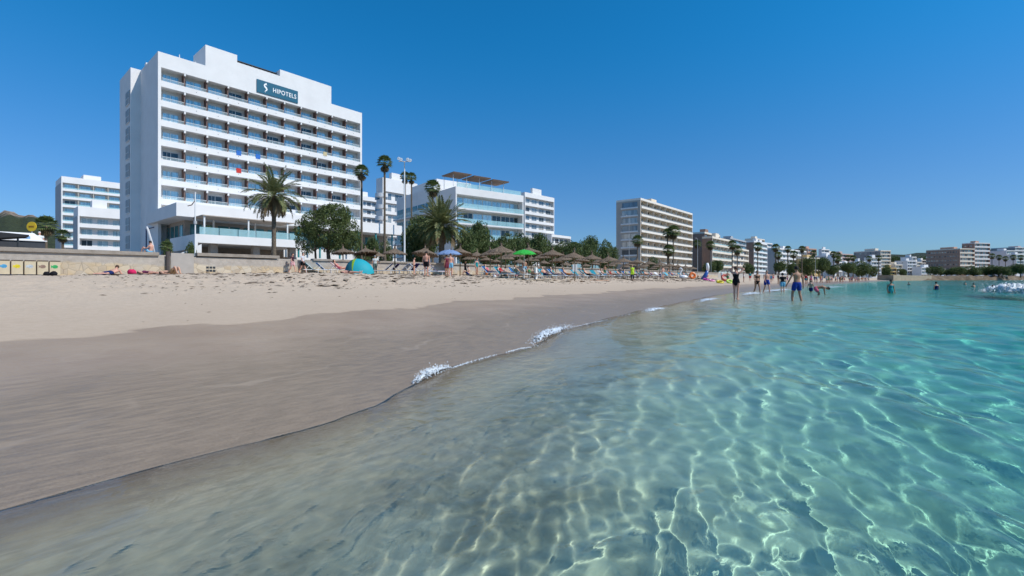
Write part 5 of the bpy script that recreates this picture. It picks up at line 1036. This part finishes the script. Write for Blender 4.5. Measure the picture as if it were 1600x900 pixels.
def umbrella(px, Y, yap, wpx, col, label):
    u, v = pc(px, Y); z0 = wz0(u, v); h = zat(yap, Y)-z0; r = wpx*Y/F/2; t = thing('sun_umbrella', label, 'sun umbrella', (u, v, z0)); MB().tube((0, 0, 0), (0, 0, h+.06), .02).build('pole', METAL, t)
    m = MB(); n = 8; rg_ = [(0, 0), (.35, -.07), (.7, -.2), (1.0, -.4)]; vs = []
    for rr_, zz in rg_:
        for k in range(n*4): a = 2*math.pi*k/(n*4); c_ = 1-.06*rr_*(1-abs(math.cos(a*n/2))); vs.append((rr_*r*c_*math.cos(a), rr_*r*c_*math.sin(a), h+zz*r*.95+(.05*rr_ if k % 4 == 2 else 0)))
    N = n*4; m.add(vs, [(i*N+k, i*N+(k+1)%N, (i+1)*N+(k+1)%N, (i+1)*N+k) for i in range(3) for k in range(N)]); m.build('canopy', col, t); return t
umbrella(702, 38, 390, 40, mat('umb_blue', (.24, .37, .62), .7, .2, .05, trans=(.3, .45, .7)), 'light blue sun umbrella over the man in light blue shorts')
umbrella(819, 39, 390, 39, mat('umb_green', (.05, .52, .08), .7, .2, .05, trans=(.1, .7, .1)), 'bright green sun umbrella between the thatched parasols')
u, v = pc(898, 42); z = wz0(u, v); t = thing('sign_post', 'wooden post with two small white boards standing in front of the parasols', 'sign', (u, v, z), TH-R(90)); MB().tube((0, 0, -.1), (0, 0, 1.5), .05).build('post', WOOD, t)
box(-.2, -.03, -.1, -.055, .85, 1.5).build('board', WHITE, t); box(.05, .22, -.1, -.055, .85, 1.5).build('board', WHITE, t)
u, v = pc(837, 40); tag(box(-.12, .12, -.1, .1, 0, 1.0).build('white_post', WHITE, None, loc=(u, v, wz0(u, v))), 'white box post right of the green umbrella', 'post')
def ring(px, Y, zc, R_, r_, m_, label, rx=0, nm='float_ring'):
    zc, R_, r_ = zc*.62, R_*.66, r_*.62
    u, v = pc(px, Y); b = MB(); vs = [((R_+r_*math.cos(q_))*math.cos(p_), (R_+r_*math.cos(q_))*math.sin(p_), r_*math.sin(q_)) for p_ in [i*math.pi/9 for i in range(18)] for q_ in [j*math.pi/4 for j in range(8)]]
    b.add(vs, [(i*8+j, ((i+1) % 18)*8+j, ((i+1) % 18)*8+(j+1) % 8, i*8+(j+1) % 8) for i in range(18) for j in range(8)]); o = b.build(nm, m_, None, True, loc=(u, v, wz0(u, v)+zc)); o.rotation_euler = (rx, 0, TH-R(90)); return tag(o, label, 'inflatable')
PL = lambda n, c: mat('vinyl_'+n, c, .3, .5, .02)
ring(1082, 78, .9, .6, .35, PL('orange', (.75, .18, .03)), 'orange inflatable ring standing upright behind the white swan', R(80)); ring(1125, 62, .3, .55, .22, PL('yellow', (.7, .55, .03)), 'yellow inflatable ring left of the woman with raised hands', R(20)); ring(1140, 64, .4, .5, .22, PL('lime', (.55, .75, .1)), 'lime inflatable ring close to the woman with raised hands', R(35))
ring(1103, 74, .3, .5, .22, PL('magenta', (.45, .03, .25)), 'magenta inflatable ring in the toy heap', R(15)); ring(1112, 70, .25, .5, .2, PL('pink', (.8, .3, .45)), 'pale pink inflatable ring in the toy heap', R(10)); ring(1133, 72, 1.0, .7, .3, PL('red', (.5, .08, .05)), 'dark red inflatable ring propped behind the yellow one', R(60))
u, v = pc(1068, 75); t = thing('swan_float', 'white inflatable swan float with a long curved neck', 'inflatable', (u, v, wz0(u, v)), TH-R(90)); MB().ball((0, 0, .3), (.7, .5, .32), 12, 8).build('body', PL('white', (.8, .8, .8)), t, True)
MB().loft([(-.45, 0, .4), (-.6, 0, .8), (-.35, 0, 1.2), (-.2, 0, 1.5), (-.45, 0, 1.7), (-.7, 0, 1.55)], [.14, .12, .11, .1, .13, .05]).build('neck', PL('white', (.8, .8, .8)), t, True)
u, v = pc(1104, 78); t = thing('water_slide', 'blue and white inflatable tower rising behind the toy heap', 'inflatable', (u, v, wz0(u, v)), TH-R(90)); MB().loft([(-.6, 0, 0), (-.1, 0, .9), (.2, 0, 1.6)], [.45, .3, .2]).build('slide', PL('blue', (.03, .10, .35)), t, True); MB().loft([(.2, 0, 1.4), (.2, 0, 2.2), (.1, 0, 2.8)], [.22, .26, .18]).build('tower', PL('white', (.8, .8, .8)), t, True)
def lump(name, px, Y, s, col, label, cat, zb=None):
    u, v = pc(px, Y); b = MB().ball((0, 0, s[2]*.8), s, 14, 9); r_ = random.Random(px); b.v = [(x+r_.uniform(-.1, .1)*s[0], y+r_.uniform(-.1, .1)*s[1], max(-.01, zz+r_.uniform(-.12, .12)*s[2])) for x, y, zz in b.v]
    o = b.build(name, mat('bag_%d' % int(px), col, .85, .2, .2, 9), None, True, loc=(u, v, (wz0(u, v) if zb is None else zb))); o.rotation_euler[2] = TH-R(90); return tag(o, label, cat)
g0 = lambda Y, y=431.5: None
lump('pink_bag', 206, 25, (.22, .16, .18), (.75, .03, .13), 'hot pink bag lying beside the woman in dark red', 'bag', g0(25)); lump('backpack', 73, 25, (.15, .13, .13), BLK, 'black backpack on the sand below the fish panels, left one', 'bag', g0(25)); lump('backpack', 84, 25, (.16, .14, .14), BLK, 'black backpack on the sand below the fish panels, right one', 'bag', g0(25))
lump('dark_bag', 447, 34, (.09, .09, .08), BLK, 'tiny dark bag lying alone on the sand before the wall', 'bag', g0(34, 433.5)); lump('white_bag', 773, 38, (.14, .1, .12), WHT, 'crumpled white bag on the sand left of the sitting sunbather', 'bag', g0(38, 434))
def towel(px, Y, w, d, col, label, yy=432):
    n = 10; V = []; u, v = pc(px, Y); r_ = np.random.default_rng(px); H_ = r_.uniform(0, .05, (n+1, n+1)); m = MB()
    m.add([(-w/2+w*i/n, -d/2+d*j/n, .02+H_[i, j]) for i in range(n+1) for j in range(n+1)], [(i*(n+1)+j, (i+1)*(n+1)+j, (i+1)*(n+1)+j+1, i*(n+1)+j+1) for i in range(n) for j in range(n)])
    o = m.build('beach_towel', mat('towel_c%d' % px, col, .95, .1, .2, 5), None, True, loc=(u, v, wz0(u, v)+.01)); o.rotation_euler[2] = TH-R(90); return tag(o, label, 'towel')
towel(12, 24.5, .9, 1.6, (.06, .08, .14), 'dark blue towel on the sand at the left edge'); towel(38, 24.5, 1.0, 1.5, (.04, .07, .12), 'navy towel left of the two backpacks'); towel(236, 25, 1.9, .8, (.12, .09, .1), 'dark towel under the woman lying beside the pink bag'); towel(171, 25, 1.1, 2.0, (.03, .04, .08), 'navy towel under the man lying on his front'); towel(818, 37.5, 1.6, .8, WHT, 'white towel on the sand under the lying person', 434.5)
towel(935, 46, 2.0, .9, ORG, 'orange towel on the sand in front of the parasols', 430)
# parked cars on the far promenade
def car(px, Y, col, label, zb=2.1):
    u, v = cam2w(px, Y); t = thing('parked_car', label, 'car', (u, v, zb), R(-30), 'cars parked on the far promenade'); m = MB()
    prof = [(-2.1, .35), (-2.15, .8), (-1.2, .95), (-.6, 1.42), (.9, 1.45), (1.6, .98), (2.1, .85), (2.1, .35)]; n = len(prof)
    m.add([(x, -.85 if z < 1.2 else -.68, z) for x, z in prof]+[(x, .85 if z < 1.2 else .68, z) for x, z in prof], [tuple(range(n)), tuple(reversed(range(n, 2*n)))]+[(i+n, (i+1)%n+n, (i+1)%n, i) for i in range(n)]); m.build('body', col, t)
    w_ = MB().add([(-1.15, -.87, .98), (-.6, -.72, 1.36), (.85, -.72, 1.38), (1.4, -.87, .98)], [(0, 3, 2, 1)]); w_.build('window', DARKM, t)
    for x in (-1.3, 1.3):
        for y in (-.86, .68): MB().loft([(x, y, .33), (x, y+.18, .33)], [.33, .33], n=12).build('wheel', DARKM, t)
CW, CG, CR_ = mat('car_white', (.75, .75, .75), .3, .5, .02), mat('car_grey', (.25, .26, .28), .3, .5, .02), mat('car_silver', (.5, .5, .52), .3, .5, .02)
for i, px in enumerate((1451, 1463, 1474, 1483, 1491, 1513, 1526, 1534, 1546, 1570)): car(px, 392, (CW, CR_, CW, CG, CW)[i % 5], '%s car, %s from the left, parked under the far shore trees' % (('white', 'silver', 'white', 'grey', 'white')[i % 5], ORD[i]), 3.0)
# far shore: low stone quay and rocks
def shoreY(px):
    Y = np.arange(40, 900, 1.0); u, v = cam2w(px, Y); k = np.nonzero(v > shore(u))[0]
    k = k[Y[k] > 150]; return float(Y[k[0]]) if len(k) else 900.
u0, v0 = cam2w(1396, shoreY(1396)+4); u1, v1 = cam2w(1456, shoreY(1456)+2); L_ = math.hypot(u1-u0, v1-v0)
q_ = thing('quay_wall', 'low beige stone quay wall at the far end of the beach', 'wall', (u0, v0, 0), math.atan2(v1-v0, u1-u0)); box(0, L_, 0, 8, -1, 3.4).build('wall', mat('quay_stone', (.42, .34, .25), .9, .1, .2, .5), q_)
n = 160; V = []; rows = 9
for j in range(rows):
    for i in range(n):
        px = 1440+i*2.6; Yw = shoreY(min(px, 1800))-4; t_ = j/(rows-1); u, v = cam2w(px, Yw+t_*26); V.append((u, v, -1+3.4*min(1, t_*3)+t_*1.2+1.0*float(vnoise(np.array(i*.5), np.array(j*1.1), 2))*(0 < j)+.5*float(vnoise(np.array(i*1.3), np.array(j*2.1), 5))))
i = np.arange(rows-1)[:, None]*n; j = np.arange(n-1)[None, :]
o = mesh_np('rocky_shore', np.array(V), np.stack([i+j, i+j+1, i+n+j+1, i+n+j], -1).reshape(-1, 4), mat('shore_rock', (.20, .15, .10), .95, .1, .35, .12, bump=1, bscale=.8), False); o['kind'] = 'structure'
# ---------------------------------------------------------------- foam and beach litter
def foammat():
    m, n, b = newmat('foam'); q = NB(n); P = q.n('ShaderNodeNewGeometry').outputs['Position']
    b.inputs['Base Color'].default_value = (.70, .75, .78, 1); b.inputs['Roughness'].default_value = .35
    vo = q.n('ShaderNodeTexVoronoi', feature='DISTANCE_TO_EDGE'); vo.inputs['Scale'].default_value = 17; q.link(P, vo.inputs['Vector'])
    at = q.n('ShaderNodeAttribute', attribute_name='cover').outputs['Fac']
    a = q.math('GREATER_THAN', q.math('ADD', q.math('ADD', q.math('MULTIPLY', at, .72), q.math('MULTIPLY', q.math('SUBTRACT', .12, vo.outputs['Distance']), 2.2)), q.math('MULTIPLY', q.math('SUBTRACT', q.noise(P, 9, 4, .7), .5), 1.3)), .5)
    q.link(a, b.inputs['Alpha']); return m
FOAM = foammat()
def foam(label, pts, width, height, n=70, k=16, seed=0, name='foam'):
    r_ = np.random.default_rng(seed); P0 = np.array(pts, float); L = np.linspace(0, len(P0)-1, n); x = np.interp(L, range(len(P0)), P0[:, 0]); y = np.interp(L, range(len(P0)), P0[:, 1])
    dx = np.gradient(x); dy = np.gradient(y); l = np.hypot(dx, dy); nx, ny = -dy/l, dx/l; V = []; C = []
    for i in range(n):
        f = math.sin(math.pi*i/(n-1))**.6; w_ = width*f*(1+.35*float(vnoise(np.array(i*.23), np.array(seed*1.), 3)))
        for j in range(k):
            t = j/(k-1)*2-1; hh_ = height*f*max(0, 1-t*t)**.6*(1+.5*float(vnoise(np.array(i*.7), np.array(j*.9), seed))+r_.uniform(-.25, .25)); V.append((x[i]+nx[i]*w_*t+r_.normal()*width*.02, y[i]+ny[i]*w_*t+r_.normal()*width*.02, .012+hh_)); C.append((min(1, (1-abs(t)**1.5)*1.5)*f*1.15-.15)*(1 if height > .02 else .45+.55*float(vnoise(np.array(i*.21), np.array(seed*1.7), 5))))
    i = np.arange(n-1)[:, None]*k; j = np.arange(k-1)[None, :]
    Fq = np.stack([i+j, i+k+j, i+k+j+1, i+j+1], -1).reshape(-1, 4)
    nd = int(n*(2 if height < .02 else 7 if height < .3 else 9)); D = np.array(V)[r_.integers(0, len(V), nd)]+np.stack([r_.normal(0, width*.35, nd), r_.normal(0, width*.35, nd), np.abs(r_.normal(0, height*.45, nd))], 1); s_ = r_.uniform(.002, .009, nd)*(1+height*1.5)
    off_ = np.array([(1, 0, -.5), (-.5, .87, -.5), (-.5, -.87, -.5), (0, 0, 1)]); dv = (D[:, None, :]+off_[None]*s_[:, None, None]).reshape(-1, 3); b0 = len(V)
    df = np.concatenate([np.stack([b0+4*np.arange(nd)+a, b0+4*np.arange(nd)+b, b0+4*np.arange(nd)+c, b0+4*np.arange(nd)+a], -1)[:, :3] for a, b, c in ((0, 1, 3), (1, 2, 3), (2, 0, 3))])
    m = MB(); m.v = [tuple(p) for p in V]+[tuple(p) for p in dv.tolist()]; m.f = [tuple(f) for f in Fq.tolist()]+[tuple(f) for f in df.tolist()]
    o = m.build(name, FOAM, None, True); a = o.data.attributes.new('cover', 'FLOAT', 'POINT'); a.data.foreach_set('value', np.array(C+[2.0]*len(dv), np.float32)); o['kind'] = 'stuff'; o['label'] = label; return o
def sp_(*pp): return [cam2w(px, F/(py-HOR)) for px, py in pp]
foam('white lace of foam where a small wave breaks on the wet sand', sp_((832, 543), (846, 530), (868, 519), (892, 512)), .15, .06, seed=1)
foam('thin foam crest along the water edge in the middle', sp_((648, 600), (672, 588), (700, 577)), .05, .045, seed=2)
for sd_, pp_ in ((6, ((700, 579), (738, 567), (775, 556))), (11, ((792, 552), (812, 547), (830, 544))), (12, ((893, 513), (920, 507), (955, 499))), (13, ((962, 497), (985, 492), (1006, 489)))):
    foam('thin broken thread of foam at the edge of the swash', sp_(*pp_), .022, .008, seed=sd_)
foam('small white foam crest farther along the shore', sp_((1008, 489), (1022, 485), (1040, 483)), .22, .05, seed=3); foam('foam crest before the woman with raised hands', sp_((1090, 474), (1106, 469), (1122, 467)), .28, .05, seed=4)
foam('foam between the woman with raised hands and the wading man', sp_((1160, 463), (1175, 460), (1188, 459)), .5, .09, seed=5); foam('foam line before the walking couple', sp_((1190, 457), (1215, 454), (1240, 452)), .7, .06, seed=7); foam('foam line near the bending person', sp_((1285, 450), (1300, 449), (1320, 448)), .8, .05, seed=8)
BK = foam('white breaking wave at the right edge of the sea', [cam2w(1545, 31), cam2w(1575, 27), cam2w(1620, 23), cam2w(1700, 20)], 1.2, .55, n=150, k=30, seed=9, name='breaking_wave')
def litter(n, seed, srange, urange, size, colr, name, label):
    r_ = np.random.default_rng(seed); u = r_.uniform(*urange, n)**1.0; s = r_.uniform(*srange, n); cl_ = vnoise(u*.5, s*.7, seed) > r_.uniform(-.6, .8, n); u, s = u[cl_], s[cl_]; v = shore(u)+s; k = len(u)
    z = ground(u, v)+.012+.045*(.5*vnoise(u*1.7, v*1.7, 1)+.3*vnoise(u*3.9, v*3.9, 2))*2; sz = size*r_.uniform(.4, 1.8, k)*(1+u/60); a = r_.uniform(0, 6.28, k); st = r_.uniform(1, 3, k)
    cx, sx_ = np.cos(a)*sz*st, np.sin(a)*sz*st; wx, wy = -np.sin(a)*sz, np.cos(a)*sz
    V = np.stack([np.stack([u+cx, v+sx_, z], 1), np.stack([u+wx, v+wy, z+sz*.5], 1), np.stack([u-cx, v-sx_, z+sz*.3], 1), np.stack([u-wx, v-wy, z], 1)], 1).reshape(-1, 3)
    o = mesh_np(name, V, np.arange(4*k).reshape(-1, 4), mat(name, colr, .95, .1, .3, 3), False); o['kind'] = 'stuff'; o['label'] = label; return o
litter(8000, 3, (10, 27), (2, 70), .022, (.14, .10, .065), 'seaweed_scraps', 'dark scraps of dried seaweed on the trampled sand'); litter(5200, 5, (12, 30), (6, 90), .06, (.30, .235, .18), 'sand_clods', 'lumps of kicked up sand')
litter(160, 8, (5.2, 9), (0, 20), .012, (.09, .06, .035), 'small_seaweed_scraps', 'few tiny dark scraps on the smooth sand')
for o in bpy.data.objects:
    if o.type == 'MESH' and o.get('category') == 'person':
        o.cycles.is_caustics_receiver = True
        for c in o.children: c.cycles.is_caustics_receiver = True
dups = {k: v for k, v in LABELS.items() if len(v) > 1}
if dups: print('DUPLICATE LABELS', list(dups.items())[:5])
long_ = [k for k in LABELS if not 4 <= len(k.split()) <= 16]
if long_: print('LABEL LENGTH', long_[:8])
